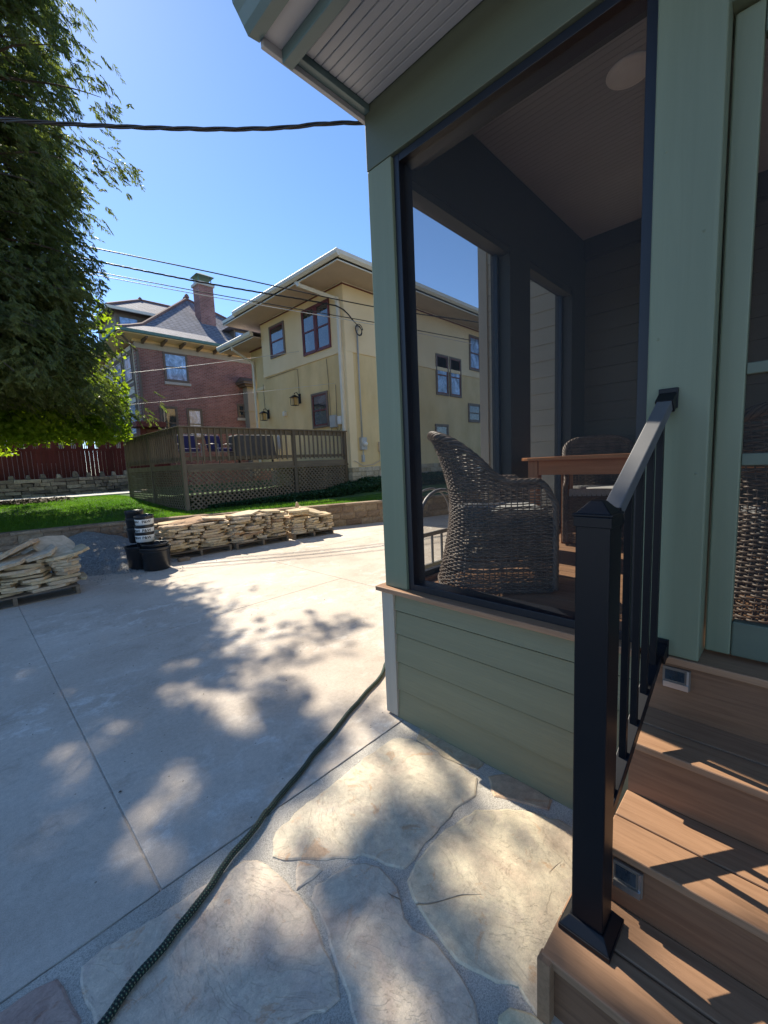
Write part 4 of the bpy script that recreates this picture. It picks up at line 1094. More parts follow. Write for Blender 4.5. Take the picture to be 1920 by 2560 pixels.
def textmesh(body, size, radius, depth=.0006):
    cu = bpy.data.curves.new('txt', 'FONT'); cu.body = body; cu.size = size; cu.align_x = 'CENTER'; cu.align_y = 'CENTER'; cu.offset = .0012
    tmp = bpy.data.objects.new('txt', cu); COL.objects.link(tmp)
    dg = bpy.context.evaluated_depsgraph_get(); me = bpy.data.meshes.new_from_object(tmp.evaluated_get(dg)); bpy.data.objects.remove(tmp)
    bm = bmesh.new(); bm.from_mesh(me); bmesh.ops.triangulate(bm, faces=bm.faces[:])
    bmesh.ops.subdivide_edges(bm, edges=[e for e in bm.edges if e.calc_length() > .01], cuts=1, use_grid_fill=False)
    for v in bm.verts:
        a = v.co.x/radius; z = v.co.y; v.co = Vector((math.sin(a)*radius, -math.cos(a)*radius, z))
    bm.to_mesh(me); bm.free(); return me
view_az = math.atan2(-7.3, -1.98)   # towards the camera
labs = ['white labelled black pot, lowest of the three white banded ones in the tower of pots', 'white labelled black pot, middle of the three in the tower of pots', 'white labelled black pot, uppermost of the three in the tower of pots']
for k in range(3):
    lx, ly, lz = 1.975+.010*k, 7.24, (.33, .445, .585)[k]
    h = .26
    t = pot('plant_pot', labs[k], 'pot', (lx, ly, lz), .134, .112, h, MT['blacktub'], 'nested pots in the tower', rim=.006)
    bd = MB(); bd.lathe([(.121, .105), (.1258, .107), (.1352, h-.030), (.1345, h-.028)], (lx, ly, lz), 40); bd.build('white_band', MT['whiteplastic'], t, smooth=True)
    for ang, sz in ((.22, .060), (-.85-.1*k, .056)):
        me = textmesh('P&W', sz, .1335); me.materials.append(MT['ink'])
        tx = bpy.data.objects.new('lettering', me); COL.objects.link(tx); tx.parent = t; tx.location = (0, 0, h-.085); tx.rotation_euler = (0, 0, view_az+math.pi/2+ang)
    if k: t.rotation_euler = (R_(1.5*k), R_(-1.2*k), 0)
pot('plant_pot', 'plain black pot of the darker nested stack behind the white banded pots', 'pot', (1.93, 7.50, .67), .130, .11, .24, MT['blacktub'], None, rim=.006)
pot('plant_pot', 'plain black pot carrying the top one in the darker stack', 'pot', (1.93, 7.50, .56), .130, .11, .24, MT['blacktub'], None, rim=.006)
pot('plant_pot', 'plain black pot at the foot of the darker nested stack', 'pot', (1.93, 7.50, .40), .130, .11, .24, MT['blacktub'], None, rim=.006)
# gravel heap
n = 120; gx = np.linspace(.2, 3.0, n); gy = np.linspace(6.7, 10.0, n); X, Y = np.meshgrid(gx, gy, indexing='ij')
wl_ = np.interp(X, wx, wy)
def noise2(X, Y, s, seed):
    q = np.random.default_rng(seed); o = np.zeros_like(X)
    for _ in range(10):
        a = q.uniform(0, 2*np.pi); f = s*q.uniform(.6, 1.8); o += np.sin((X*np.cos(a)+Y*np.sin(a))*f+q.uniform(0, 6.28))
    return o/10
def gravz(X, Y):
    d = np.sqrt(((X-1.62-.10*(9.3-Y))/1.05)**2+((Y-9.4)/2.3)**2)
    return .44*np.clip(1-d+.22*noise2(X, Y, 3.2, 2)+.07*noise2(X, Y, 11, 5), 0, 1)**.85-.012
Z = gravz(X, Y)+.006*noise2(X, Y, 60, 3)+.004*rng.standard_normal(X.shape)
V = np.stack([X, Y, Z], -1).reshape(-1, 3); idx = np.arange(X.size).reshape(X.shape)
F = np.stack([idx[:-1, :-1], idx[1:, :-1], idx[1:, 1:], idx[:-1, 1:]], -1).reshape(-1, 4)
nn = 16000; px = rng.normal(1.75, .55, nn); py = rng.normal(8.6, .95, nn); pz = gravz(px, py); ok = (py < np.interp(px, wx, wy)-.02) & ((pz > -.011) | (rng.uniform(0, 1, nn) < .10)) & (py > 6.6) & ~((px < 1.05) & (py < 7.6))
px, py, pz = px[ok], py[ok], np.maximum(pz[ok], 0)
s = rng.uniform(.005, .013, len(px)); tet = np.array([[1, 0, -.5], [-.5, .9, -.4], [-.5, -.9, -.5], [.1, .1, .9]])
th = rng.uniform(0, 6.28, len(px)); cs, sn = np.cos(th), np.sin(th)
TV = tet[None]*s[:, None, None]; TX = TV[..., 0]*cs[:, None]-TV[..., 1]*sn[:, None]; TY = TV[..., 0]*sn[:, None]+TV[..., 1]*cs[:, None]
PV = np.stack([TX+px[:, None], TY+py[:, None], TV[..., 2]+pz[:, None]+.004], -1).reshape(-1, 3); i4 = np.arange(len(px))*4+len(V)
PF = np.concatenate([np.stack([i4+a, i4+b_, i4+c, i4+c], 1) for a, b_, c in ((0, 1, 3), (1, 2, 3), (2, 0, 3))])
tri = np.concatenate([np.stack([F[:, 0], F[:, 1], F[:, 2]], 1), np.stack([F[:, 0], F[:, 2], F[:, 3]], 1), PF[:, :3]])
tag(npmesh('gravel', np.concatenate([V, PV]), tri, MT['gravel']), 'heap of grey gravel between the left pallet and the tubs', 'gravel', kind='stuff')

# ================================================================== WOODEN DECK
DX0, DX1, DY0, DY1, DZ, RZ = 4.08, 9.56, 11.1, 16.0, 1.665, 2.63
dk = thing('raised_deck', 'brown stained raised deck with baluster railing and diagonal lattice skirt', 'deck', (DX0, DY0, .47))
b = MB(); y = DY0+.02
while y < DY1:
    b.box(DX0+.02, DX1, y, y+.135, DZ-.035, DZ); y += .141
b.build('deck_board', MT['deckwood_x'], dk)
b = MB(); b.box(DX0-.02, DX1, DY0-.03, DY0+.015, DZ-.14, DZ-.001); b.box(DX0-.025, DX0+.015, DY0+.016, DY1, DZ-.14, DZ-.001)
b.build('rim_joist', MT['deckwood_x'], dk, bevel=.003)
b = MB(); b.box(DX0-.05, DX1, DY0-.075, DY0+.06, RZ-.035, RZ); b.box(DX0-.05, DX0+.085, DY0+.061, DY1, RZ-.035, RZ); b.build('cap_rail', MT['deckwood_x'], dk, bevel=.004)
b = MB(); b.box(DX0+.05, DX1, DY0-.015, DY0+.022, RZ-.175, RZ-.036); b.box(DX0-.015, DX0+.022, DY0+.06, DY1, RZ-.175, RZ-.036)
b.box(DX0+.05, DX1, DY0-.015, DY0+.022, DZ+.10, DZ+.19); b.box(DX0-.015, DX0+.022, DY0+.06, DY1, DZ+.10, DZ+.19); b.build('rail_board', MT['deckwood_x'], dk)
x = DX0+.20
while x < DX1-.05:
    if not 7.30 < x < 7.52:
        b = MB(); b.box(x-.021, x+.021, DY0-.054, DY0-.016, DZ+.06, RZ-.036); b.build('baluster', MT['deckwood'], dk)
    x += .168
y = DY0+.20
while y < DY1-.05:
    b = MB(); b.box(DX0-.054, DX0-.016, y-.021, y+.021, DZ+.06, RZ-.036); b.build('baluster', MT['deckwood'], dk); y += .168
for (x, y) in ((DX0, DY0), (7.41, DY0), (DX1-.09, DY0), (DX0, DY0+2.4), (DX0, DY1-.1)):
    b = MB(); b.box(x-.045, x+.055, y-.06 if y == DY0 else y-.045, y+.05, .42, RZ-.0365); b.build('post', MT['deckwood'], dk, bevel=.003)
def lattice(name, p0, p1, zb0, zb1, zt, nrm):
    """diagonal lattice between two plan points; clipped slats"""
    b = MB(); p0 = Vector(p0); p1 = Vector(p1); L = (p1-p0).length; d = (p1-p0)/L
    def W(s, z, o): q = p0+d*s; return (q.x+nrm[0]*o, q.y+nrm[1]*o, z)
    pitch = .135; wdt = .040
    for sgn, off in ((1, .0), (-1, .009)):
        s = -(zt-.3)-1
        while s < L+2:
            # slat centre line: horizontal pos s + sgn*(z-zm)
            zm = .9
            # clip
            pts_ = []
            zlo_at = lambda q: zb0+(zb1-zb0)*max(0, min(1, q/L))
            steps = 40; prev = None; seg = []
            for k in range(steps+1):
                z = .3+(zt-.3)*k/steps; q = s+sgn*(z-zm)
                if 0.02 <= q <= L-.02 and z >= zlo_at(q): seg.append((q, z))
            if len(seg) > 2:
                (qa, za), (qb, zb_) = seg[0], seg[-1]; hx = wdt/2*.7071; hz = hx*sgn
                A0 = W(qa-hx, za+hz, off); A1 = W(qa+hx, za-hz, off); B0 = W(qb-hx, zb_+hz, off); B1 = W(qb+hx, zb_-hz, off)
                A2 = W(qa-hx, za+hz, off+.008); A3 = W(qa+hx, za-hz, off+.008); B2 = W(qb-hx, zb_+hz, off+.008); B3 = W(qb+hx, zb_-hz, off+.008)
                b.hexa([A0, A1, B1, B0], [A2, A3, B3, B2])
            s += pitch
    return b.build(name, MT['deckwood'], dk)
lattice('lattice_panel', (DX0+.06, DY0-.02), (7.36, DY0-.02), .46, .52, DZ-.15, (0, -1))
lattice('lattice_panel', (7.47, DY0-.02), (DX1-.10, DY0-.02), .52, .78, DZ-.15, (0, -1))
lattice('lattice_panel', (DX0-.01, DY0+.06), (DX0-.01, DY0+2.35), .46, .55, DZ-.15, (-1, 0))
lattice('lattice_panel', (DX0-.01, DY0+2.46), (DX0-.01, DY1-.12), .55, .66, DZ-.15, (-1, 0))
b = MB(); b.box(DX0-.03, DX0+.03, DY0-.055, DY0-.03, .45, DZ-.14); b.box(7.36, 7.47, DY0-.05, DY0-.03, .5, DZ-.14); b.box(DX0+.07, DX1, DY0-.055, DY0-.031, DZ-.20, DZ-.141)
b.build('lattice_trim', MT['deckwood'], dk)
# deck furniture
def lounge(label, x, y, rz):
    t = thing('deck_chair', label, 'chair', (0, 0, 0), 0, 'purple chairs on the deck')
    b = MB(); b.box(-.26, .26, -.26, .28, .40, .50); b.build('seat_cushion', MT['purple'], t, bevel=.03)
    b = MB(); b.hexa([(-.26, .20, .50), (.26, .20, .50), (.26, .30, .50), (-.26, .30, .50)], [(-.26, .30, .92), (.26, .30, .92), (.26, .40, .92), (-.26, .40, .92)]); b.build('back_cushion', MT['purple'], t, bevel=.03)
    for sx in (-1, 1):
        b = MB(); b.tube([(sx*.30, -.28, 0), (sx*.30, -.28, .62), (sx*.31, .1, .64), (sx*.30, .38, .60), (sx*.30, .42, 0)], .016, 8); b.build('side_frame', MT['chairmetal'], t, smooth=True)
    b = MB(); b.tube([(-.30, .34, .60), (-.28, .42, .95), (.28, .42, .95), (.30, .34, .60)], .016, 8); b.tube([(-.3, -.28, .38), (.3, -.28, .38)], .014, 8); b.build('back_frame', MT['chairmetal'], t, smooth=True)
    t.location = (x, y, DZ+.001); t.rotation_euler = (0, 0, rz); return t
lc = lounge('purple cushioned metal chair on the deck beside the grey cover', 5.95, 13.0, R_(15))
dup(lc, (5.02, 13.1, DZ+.001), R_(-10), 'purple cushioned metal chair nearest the deck corner post')
gc = thing('covered_grill', 'large dark grey fabric cover standing on the deck behind the balusters', 'grill cover', (7.0, 12.9, DZ))
b = MB(); b.hexa([(6.30, 12.6, DZ+.12), (7.74, 12.6, DZ+.12), (7.74, 13.3, DZ+.12), (6.30, 13.3, DZ+.12)], [(6.36, 12.66, DZ+.91), (7.68, 12.66, DZ+.91), (7.68, 13.24, DZ+.91), (6.36, 13.24, DZ+.91)])
b.build('cover', MT['charcoal'], gc, bevel=.04)
for x in (6.4, 7.6):
    b = MB(); b.box(x, x+.05, 12.7, 12.75, DZ+.001, DZ+.119); b.build('leg', MT['blackmetal'], gc)
um = thing('folded_parasol', 'folded white garden parasol leaning at the end of the grey cover', 'parasol', (7.83, 12.6, DZ))
b = MB(); b.tube([(7.83, 12.6, DZ+.0), (7.83, 12.6, DZ+.9)], .015, 8); b.build('pole', MT['chairmetal'], um)
b = MB(); b.lathe([(.02, .42), (.07, .45), (.075, .6), (.05, .85), (.015, .92)], (7.83, 12.6, DZ), 14); b.build('canopy', MT['cushion'], um, smooth=True)

# ================================================================== YELLOW HOUSE
HX, HY = 9.60, 10.93
yh = thing('yellow_house', 'two storey yellow stucco house with wide eaves and dark red trim', 'house', (HX, HY, .7))
b = MB(); b.box(HX, 26, HY, 16.2, 1.36, 7.52); b.box(HX+.62, 26, 16.2, 18.3, 1.36, 6.86); b.build('wall', MT['stucco'], yh)
# foundation of rough stones
b = MB(); q = random.Random(9)
for row in range(5):
    z0 = .55+row*.165; x = HX-.03
    while x < 16:
        L = q.uniform(.22, .5); b.box(x+.006, x+L-.006, HY-.05-q.uniform(0, .03), HY+.3, z0+.005, z0+.16); x += L
    y = HY+.31
    while y < 16:
        L = q.uniform(.22, .5); b.box(HX-.04-q.uniform(0, .03), HX+.2, y+.006, y+L-.006, z0+.005, z0+.16); y += L
b.build('foundation', MT['foundation'], yh, bevel=.012)
b = MB(); b.box(HX+.02, 26, HY+.02, 16.1, .3, 1.36); b.build('foundation_core', MT['mortar'], yh)
# trim band
b = MB(); b.box(HX-.035, HX, HY-.035, 16.2, 5.25, 5.39); b.box(HX, 26, HY-.035, HY, 5.25, 5.39); b.box(HX+.585, HX+.62, 16.21, 18.3, 5.0, 5.14); b.build('trim_band', MT['palestucco'], yh, bevel=.004)
b = MB(); b.box(HX-.012, HX-.001, HY-.0, 16.2, 5.39, 7.37); b.box(HX, 26, HY-.012, HY-.001, 5.39, 7.37); b.build('upper_wall', MT['palestucco'], yh)
b = MB(); b.box(HX-.05, HX, HY-.05, 16.2, 7.372, 7.40); b.box(HX, 26, HY-.05, HY, 7.372, 7.40); b.box(HX+.57, HX+.62, 16.21, 18.3, 6.80, 6.84); b.build('red_moulding', MT['redtrim'], yh)
b = MB(); b.box(HX-.03, HX-.0, HY-.03, 16.2, 7.401, 7.45); b.box(HX, 26, HY-.03, HY-.0, 7.401, 7.45); b.build('frieze', MT['cream'], yh)
# low patch boxes of lower walls: pilaster strip at corner
b = MB(); b.box(HX-.028, HX-.001, HY-.028, HY+.16, 1.36, 5.249); b.box(HX, HX+.30, HY-.028, HY-.001, 1.36, 5.249); b.build('corner_pilaster', MT['palestucco'], yh)
OV = 1.1
b = MB(); b.box(HX-OV, 27, HY-OV, 17.3, 7.452, 7.50); b.box(HX-.4, 27, 16.21, 19.3, 6.862, 6.90); b.build('eave_soffit', MT['soffit'], yh)
g1 = [(0, 7.50), (0, 7.66), (-.10, 7.69), (-.13, 7.66), (-.12, 7.56), (-.05, 7.49)]
b = MB()
b.extr([(HX-OV+dx, HY-OV-.12, z) for dx, z in g1], None, (0, 6.37+.12, 0)); b.extr([(HX-OV+.01, HY-OV+dy, z) for dy, z in g1], None, (18, 0, 0))
b.extr([(HX-.4+dx, 16.21, z-.60) for dx, z in g1], None, (0, 3.1, 0))
b.build('gutter', MT['cream'], yh)
b = MB(); b.box(HX-OV, HX-OV+.04, HY-OV, 17.3, 7.42, 7.62); b.box(HX-OV+.04, 27, HY-OV, HY-OV+.04, 7.42, 7.62); b.box(HX-.4, HX-.36, 16.21, 19.3, 6.83, 7.03); b.build('fascia', MT['cream'], yh)
xa, ya, xb, yb = HX-OV, HY-OV, 27, 17.3
b = MB(); b.add([(xa, ya, 7.64), (xb, ya, 7.64), (xb, yb, 7.64), (xa, yb, 7.64), (xa+3.7, (ya+yb)/2, 8.9), (xb, (ya+yb)/2, 8.9)], [(0, 1, 5, 4), (0, 4, 3), (3, 4, 5, 2), (0, 3, 2, 1), (1, 2, 5)])
b.add([(HX-.4, 16.22, 7.05), (27, 16.22, 7.05), (27, 19.3, 7.05), (HX-.4, 19.3, 7.05), (HX+1.1, 17.7, 7.4), (27, 17.7, 7.4)], [(0, 1, 5, 4), (0, 4, 3), (3, 4, 5, 2), (0, 3, 2, 1), (1, 2, 5)])
b.build('roof', MT['slate'], yh)
# windows
MT['curtain'] = simple('curtain', (.55, .55, .52), .9, .15, 5, .3, 30, stretch=(8, 8, .5))
def window(parent, ax, c, out, u0, u1, z0, z1, mf, mcas, mg, split=.5, cas=.07, sill=True, name='window', gsh=None, sash=.045):
    """sash window on plane ax=c facing direction out (-1): casing, sash frame, panes"""
    def bx(bb, ua, ub, za, zb_, d0, d1):
        a, d = c+out*d0, c+out*d1
        if ax == 'x': bb.box(min(a, d), max(a, d), ua, ub, za, zb_)
        else: bb.box(ua, ub, min(a, d), max(a, d), za, zb_)
    b = MB()
    bx(b, u0-cas, u0, z0-cas, z1+cas, .0, .045); bx(b, u1, u1+cas, z0-cas, z1+cas, .0, .045)
    bx(b, u0, u1, z1, z1+cas, .0, .045); bx(b, u0, u1, z0-cas, z0, .0, .055)
    w_ = b.build(name, mcas, parent, bevel=.004)
    b = MB(); s = sash; zm = z0+(z1-z0)*split
    bx(b, u0, u0+s, z0, z1, .001, .03); bx(b, u1-s, u1, z0, z1, .001, .03); bx(b, u0+s, u1-s, z1-s, z1, .001, .03); bx(b, u0+s, u1-s, z0, z0+s*1.3, .001, .034); bx(b, u0+s, u1-s, zm-s*.55, zm+s*.55, .001, .032)
    b.build('sash', mf, w_)
    b = MB(); bx(b, u0+s, u1-s, zm+s*.55, z1-s, .003, .012); bx(b, u0+s, u1-s, z0+s*1.3, zm-s*.55, .002, .007); b.build('pane', mg, w_)
    return w_
w1 = window(yh, 'x', HX-.012, -1, 14.50, 15.45, 5.95, 7.05, MT['redtrim'], MT['taupe_dark'], MT['glass'])
window(yh, 'x', HX-.012, -1, 12.50, 13.20, 5.58, 7.08, MT['redtrim'], MT['redtrim'], MT['glass'], cas=.05)
window(yh, 'x', HX-.012, -1, 11.68, 12.38, 5.58, 7.08, MT['redtrim'], MT['redtrim'], MT['glass'], cas=.05)
window(yh, 'x', HX, -1, 12.06, 12.90, 2.93, 4.05, MT['redtrim'], MT['taupe_dark'], MT['glass'])
window(yh, 'x', HX+.62, -1, 16.4, 16.9, 5.35, 6.6, MT['redtrim'], MT['taupe_dark'], MT['glass'])
window(yh, 'y', HY, -1, 14.60, 15.35, 4.30, 5.85, MT['redtrim'], MT['taupe_dark'], MT['glassblue'])
window(yh, 'y', HY, -1, 15.58, 16.32, 4.30, 5.85, MT['redtrim'], MT['taupe_dark'], MT['glassblue'])
window(yh, 'y', HY-.012, -1, 17.15, 17.95, 5.62, 7.05, MT['redtrim'], MT['taupe_dark'], MT['glassblue'])
window(yh, 'y', HY, -1, 17.0, 17.95, 3.25, 3.98, MT['taupe_dark'], MT['taupe_dark'], MT['glass'])
window(yh, 'y', HY, -1, 14.45, 15.25, 1.9, 2.95, MT['taupe_dark'], MT['taupe_dark'], MT['glass'])
# downspouts
def spout(pts, m, name='downspout', r=.045, parent=yh):
    b = MB()
    for p, q in zip(pts[:-1], pts[1:]): b.bar(p, q, r*2, r*1.6, up=(1, 0, 0))
    for p in pts[1:-1]: b.box(p[0]-r*.95, p[0]+r*.95, p[1]-r*.95, p[1]+r*.95, p[2]-r*1.1, p[2]+r*1.1)
    return b.build(name, m, parent, bevel=.01)
spout([(8.52, 12.0, 7.52), (8.54, 11.85, 7.36), (9.52, 11.15, 6.95), (9.53, 11.12, 6.75), (9.53, 11.12, 1.42)], MT['cream'], r=.058)
spout([(9.53, 11.12, 1.419), (9.53, 11.12, .72)], MT['copper'], 'drain_pipe', .05)
spout([(9.2, 18.1, 6.92), (9.25, 18.1, 6.75), (10.1, 18.0, 6.3), (10.14, 18.0, 6.15), (10.14, 18.0, 1.4)], MT['cream'])
# meter, conduit
b = MB(); b.box(10.02, 10.28, HY-.12, HY-.001, 1.97, 2.40); mb_ = b.build('meter_box', MT['grayplastic'], yh, bevel=.008)
b = MB(); b.lathe([(0, .11), (.05, .105), (.068, .08), (.07, .03), (.082, .028), (.082, 0), (0, 0)], (0, 0, 0), 28)
b.v = [(10.16+x, HY-.12-z, 2.17+y) for x, y, z in b.v]; b.build('meter_dial', MT['whiteplastic'], mb_, smooth=True)
b = MB(); b.tube([(10.11, HY-.06, 2.401), (10.11, HY-.06, 6.0)], .028, 10); b.lathe([(.03, 0), (.07, .03), (.06, .12), (0, .15)], (10.11, HY-.06, 6.0), 16); b.build('conduit', MT['grayplastic'], yh, smooth=True)
b = MB(); b.tube([(10.13, HY-.06, 1.79), (10.13, HY-.06, 1.969)], .02, 8); b.box(10.08, 10.18, HY-.08, HY-.001, 1.55, 1.79); b.build('conduit_box', MT['grayplastic'], yh)
b = MB(); b.box(HX-.13, HX-.001, 11.52, 11.84, 2.80, 3.22); b.build('utility_box', MT['grayplastic'], yh, bevel=.01)
b = MB(); b.box(HX-.10, HX-.001, 11.24, 11.44, 2.88, 3.16); b.build('utility_box', MT['whiteplastic'], yh, bevel=.01)
b = MB(); b.tube([(HX-.02, 11.6, 2.8), (HX-.04, 11.5, 2.66), (HX-.04, 11.35, 2.70), (HX-.02, 11.34, 2.88)], .010, 6); b.tube([(HX-.02, 11.55, 3.22), (HX-.02, 11.52, 4.25)], .010, 6)
b.tube([(HX-.02, 11.95, 5.2), (HX-.03, 11.9, 4.6), (HX-.03, 11.86, 2.7)], .009, 6); b.tube([(HX-.02, 13.72, 4.2), (HX-.02, 13.72, 5.15), (HX-.02, 13.9, 5.20), (HX-.02, 16.0, 5.18)], .009, 6); b.tube([(HX-.02, 16.3, 3.9), (HX-.02, 16.3, 5.0)], .012, 6)
b.build('wall_cable', MT['taupe_dark'], yh)
b = MB(); b.box(10.95, 11.15, HY-.08, HY-.001, 1.9, 2.25); b.tube([(11.0, HY-.04, 1.9), (11.05, HY-.05, 1.4), (10.9, HY-.06, .9)], .02, 6); b.tube([(9.7, HY-.06, 1.6), (10.1, HY-.06, 1.42), (10.6, HY-.06, 1.44), (11.0, HY-.06, 1.6)], .012, 6); b.build('hose_bib', MT['soffit'], yh)
b = MB(); b.box(HX-.12, HX-.001, 14.68, 14.84, 3.52, 3.70); b.build('vent_hood', MT['cream'], yh, bevel=.02)
def lantern(y, z):
    b = MB(); b.box(HX-.03, HX-.001, y-.07, y+.07, z-.17, z+.20); L = b.build('wall_lamp', MT['blackmetal'], yh, bevel=.008)
    b = MB(); b.tube([(HX-.03, y, z+.12), (HX-.14, y, z+.24), (HX-.24, y, z+.20), (HX-.25, y, z+.10)], .014, 6); b.hexa([(HX-.40, y-.15, z+.04), (HX-.10, y-.15, z+.04), (HX-.10, y+.15, z+.04), (HX-.40, y+.15, z+.04)], [(HX-.29, y-.04, z+.13), (HX-.21, y-.04, z+.13), (HX-.21, y+.04, z+.13), (HX-.29, y+.04, z+.13)])
    for sx in (-.115, .10):
        for sy in (-.115, .10): b.box(HX-.25+sx, HX-.235+sx, y+sy, y+sy+.015, z-.24, z+.04)
    b.box(HX-.36, HX-.14, y-.11, y+.11, z-.255, z-.241); b.build('lamp_cage', MT['blackmetal'], L)
    b = MB(); b.box(HX-.33, HX-.17, y-.08, y+.08, z-.24, z+.035); b.build('lamp_glass', MT['amber'], L)
lantern(13.72, 4.05); lantern(16.05, 3.72)

# ================================================================== BRICK HOUSE
bh = thing('brick_house', 'red brick house with slate hipped roof and tall brick chimney', 'house', (7.05, 24, .7))
BX, BY = 7.05, 24.0
b = MB(); b.box(BX, 22, BY, 34, .4, 8.08); b.build('wall', MT['brick'], bh)
# left side cream panels in dark timber frames
b = MB(); b.box(BX-.05, BX-.001, BY+.3, 34, .6, 8.0); b.build('side_wall', MT['cream'], bh)
b = MB()
for z in (1.0, 3.35, 5.45, 6.0, 7.6): b.box(BX-.09, BX-.051, BY+.32, 34, z, z+.16)
for y in (24.32, 26.0, 27.9, 29.8, 31.7): b.box(BX-.088, BX-.0515, y, y+.15, .6, 8.0)
b.build('timber_trim', MT['taupe_dark'], bh)
for (y0, y1, z0, z1) in ((26.3, 27.6, 3.6, 5.2), (24.65, 25.8, 6.35, 7.5), (24.65, 25.8, 3.6, 5.1), (28.3, 29.5, 3.6, 5.2), (26.4, 27.5, 6.35, 7.5)):
    window(bh, 'x', BX-.05, -1, y0, y1, z0, z1, MT['cream'], MT['taupe_dark'], MT['glassblue'])
b = MB(); b.box(BX-.03, 22, BY-.04, BY-.001, 7.78, 8.10); b.build('frieze_board', MT['taupe'], bh)
b = MB(); b.box(BX-.9, 23, BY-.9, 34, 8.20, 8.26); b.box(BX-.1, 22, BY-.06, BY+.1, 8.08, 8.2); b.build('eave_soffit', MT['palestucco'], bh)
x = 7.35
while x < 14:
    b = MB(); b.extr([(x, BY-.05, 8.0), (x, BY-.05, 8.198), (x, BY-.85, 8.198), (x, BY-.80, 8.12)], None, (.10, 0, 0)); b.build('eave_bracket', MT['taupe_dark'], bh); x += .92
b = MB(); b.box(BX-1.02, 23, BY-1.02, BY-.9, 8.24, 8.38); b.box(BX-1.02, BX-.9, BY-.9, 34, 8.24, 8.38); b.build('gutter', MT['copper'], bh)
ex, ey, ez = BX-.95, BY-.95, 8.36
# flared hip roof
def hip(bb, x0, y0, z, x1, y1, rise, dpk, flare_=.0):
    ym = y0+dpk
    bb.add([(x0, y0, z), (x1, y0, z), (x1, y0+2*dpk, z), (x0, y0+2*dpk, z), (x0+dpk, ym, z+rise), (x1-dpk, ym, z+rise)], [(0, 1, 5, 4), (0, 4, 3), (3, 4, 5, 2), (1, 2, 5), (0, 3, 2, 1)])
b = MB()
d1, h1, d2, h2 = 1.6, .80, 5.75, 4.25
A = [(ex, ey, ez), (18.6, ey, ez), (18.6, ey+11.5, ez), (ex, ey+11.5, ez)]
B_ = [(ex+d1, ey+d1, ez+h1), (18.6-d1, ey+d1, ez+h1), (18.6-d1, ey+11.5-d1, ez+h1), (ex+d1, ey+11.5-d1, ez+h1)]
C_ = [(ex+d2, ey+d2, ez+h2), (18.6-d2-1.2, ey+d2, ez+h2)]
b.add(A+B_+C_, [(0, 1, 5, 4), (1, 2, 6, 5), (2, 3, 7, 6), (3, 0, 4, 7), (4, 5, 9, 8), (5, 6, 9), (6, 7, 8, 9), (7, 4, 8), (0, 3, 2, 1)])
rf = b.build('roof', MT['slate'], bh)
b = MB(); b.tube([A[0], (ex+.8, ey+.8, ez+.38), B_[0], C_[0], C_[1], B_[1]], .10, 8); b.lathe([(.05, 0), (.16, .06), (.12, .22), (.05, .3), (0, .32)], C_[0], 12); b.build('ridge_tiles', MT['ridge'], rf)
b = MB(); b.box(11.45, 12.35, 26.0, 26.8, 9.2, 12.55); cm = b.build('chimney', MT['brick'], rf)
b = MB(); b.box(11.37, 12.43, 25.92, 26.88, 12.551, 12.72); b.box(11.5, 12.3, 26.05, 26.75, 12.721, 12.82); b.build('chimney_cap', MT['sidewalk'], cm, bevel=.02)
b = MB()
for xx in (11.5, 12.26):
    for yy in (26.05, 26.70): b.box(xx, xx+.04, yy, yy+.04, 12.821, 13.12)
b.hexa([(11.35, 25.9, 13.12), (12.45, 25.9, 13.12), (12.45, 26.9, 13.12), (11.35, 26.9, 13.12)], [(11.75, 26.3, 13.36), (12.05, 26.3, 13.36), (12.05, 26.5, 13.36), (11.75, 26.5, 13.36)]); b.build('chimney_hood', MT['copper'], cm)
b = MB(); b.box(7.4, 12, 28.0, 32, 8.4, 10.75); dm = b.build('dormer', MT['taupe_dark'], rf)
b = MB(); hip(b, 6.9, 27.45, 10.76, 14.2, 0, 1.5, 2.5); b.build('dormer_roof', MT['slate'], dm)
b = MB(); b.tube([(6.9, 27.45, 10.78), (9.4, 29.95, 12.28), (11.7, 29.95, 12.28)], .09, 8); b.lathe([(.05, 0), (.15, .06), (.1, .2), (0, .3)], (9.4, 29.95, 12.2), 12); b.build('dormer_ridge', MT['ridge'], dm)
b = MB(); b.box(6.85, 14.2, 27.38, 27.5, 10.62, 10.77); b.box(6.85, 6.97, 27.5, 32.4, 10.62, 10.77); b.build('dormer_eave', MT['cream'], dm)
b = MB(); b.box(7.6, 8.5, 27.96, 27.999, 9.6, 10.4); b.build('dormer_window', MT['glassblue'], dm)
b = MB(); b.box(12.9, 15, 24.9, 28, 8.6, 9.95); d2_ = b.build('dormer', MT['taupe_dark'], rf)
b = MB(); hip(b, 12.45, 24.4, 9.96, 16, 0, .9, 1.7); b.build('dormer_roof', MT['slate'], d2_)
b = MB(); b.box(13.0, 13.9, 24.86, 24.899, 9.1, 9.8); b.build('dormer_window', MT['glassblue'], d2_)
window(bh, 'y', BY, -1, 8.40, 9.52, 6.33, 7.72, MT['taupe_dark'], MT['taupe_dark'], MT['glassblue'], cas=.06)
window(bh, 'y', BY, -1, 7.98, 8.72, 3.3, 4.88, MT['taupe_dark'], MT['taupe_dark'], MT['glass'], cas=.08)
window(bh, 'y', BY, -1, 9.36, 10.05, 3.3, 4.85, MT['taupe_dark'], MT['taupe_dark'], MT['glassblue'], cas=.08)
window(bh, 'y', BY, -1, 12.33, 12.66, 4.62, 5.28, MT['taupe_dark'], MT['taupe_dark'], MT['glass'], cas=.08)
b = MB(); b.box(8.3, 9.65, BY-.07, BY-.001, 6.11, 6.25); b.box(12.2, 12.85, BY-.07, BY-.001, 4.38, 4.53); b.build('stone_sill', MT['sidewalk'], bh)
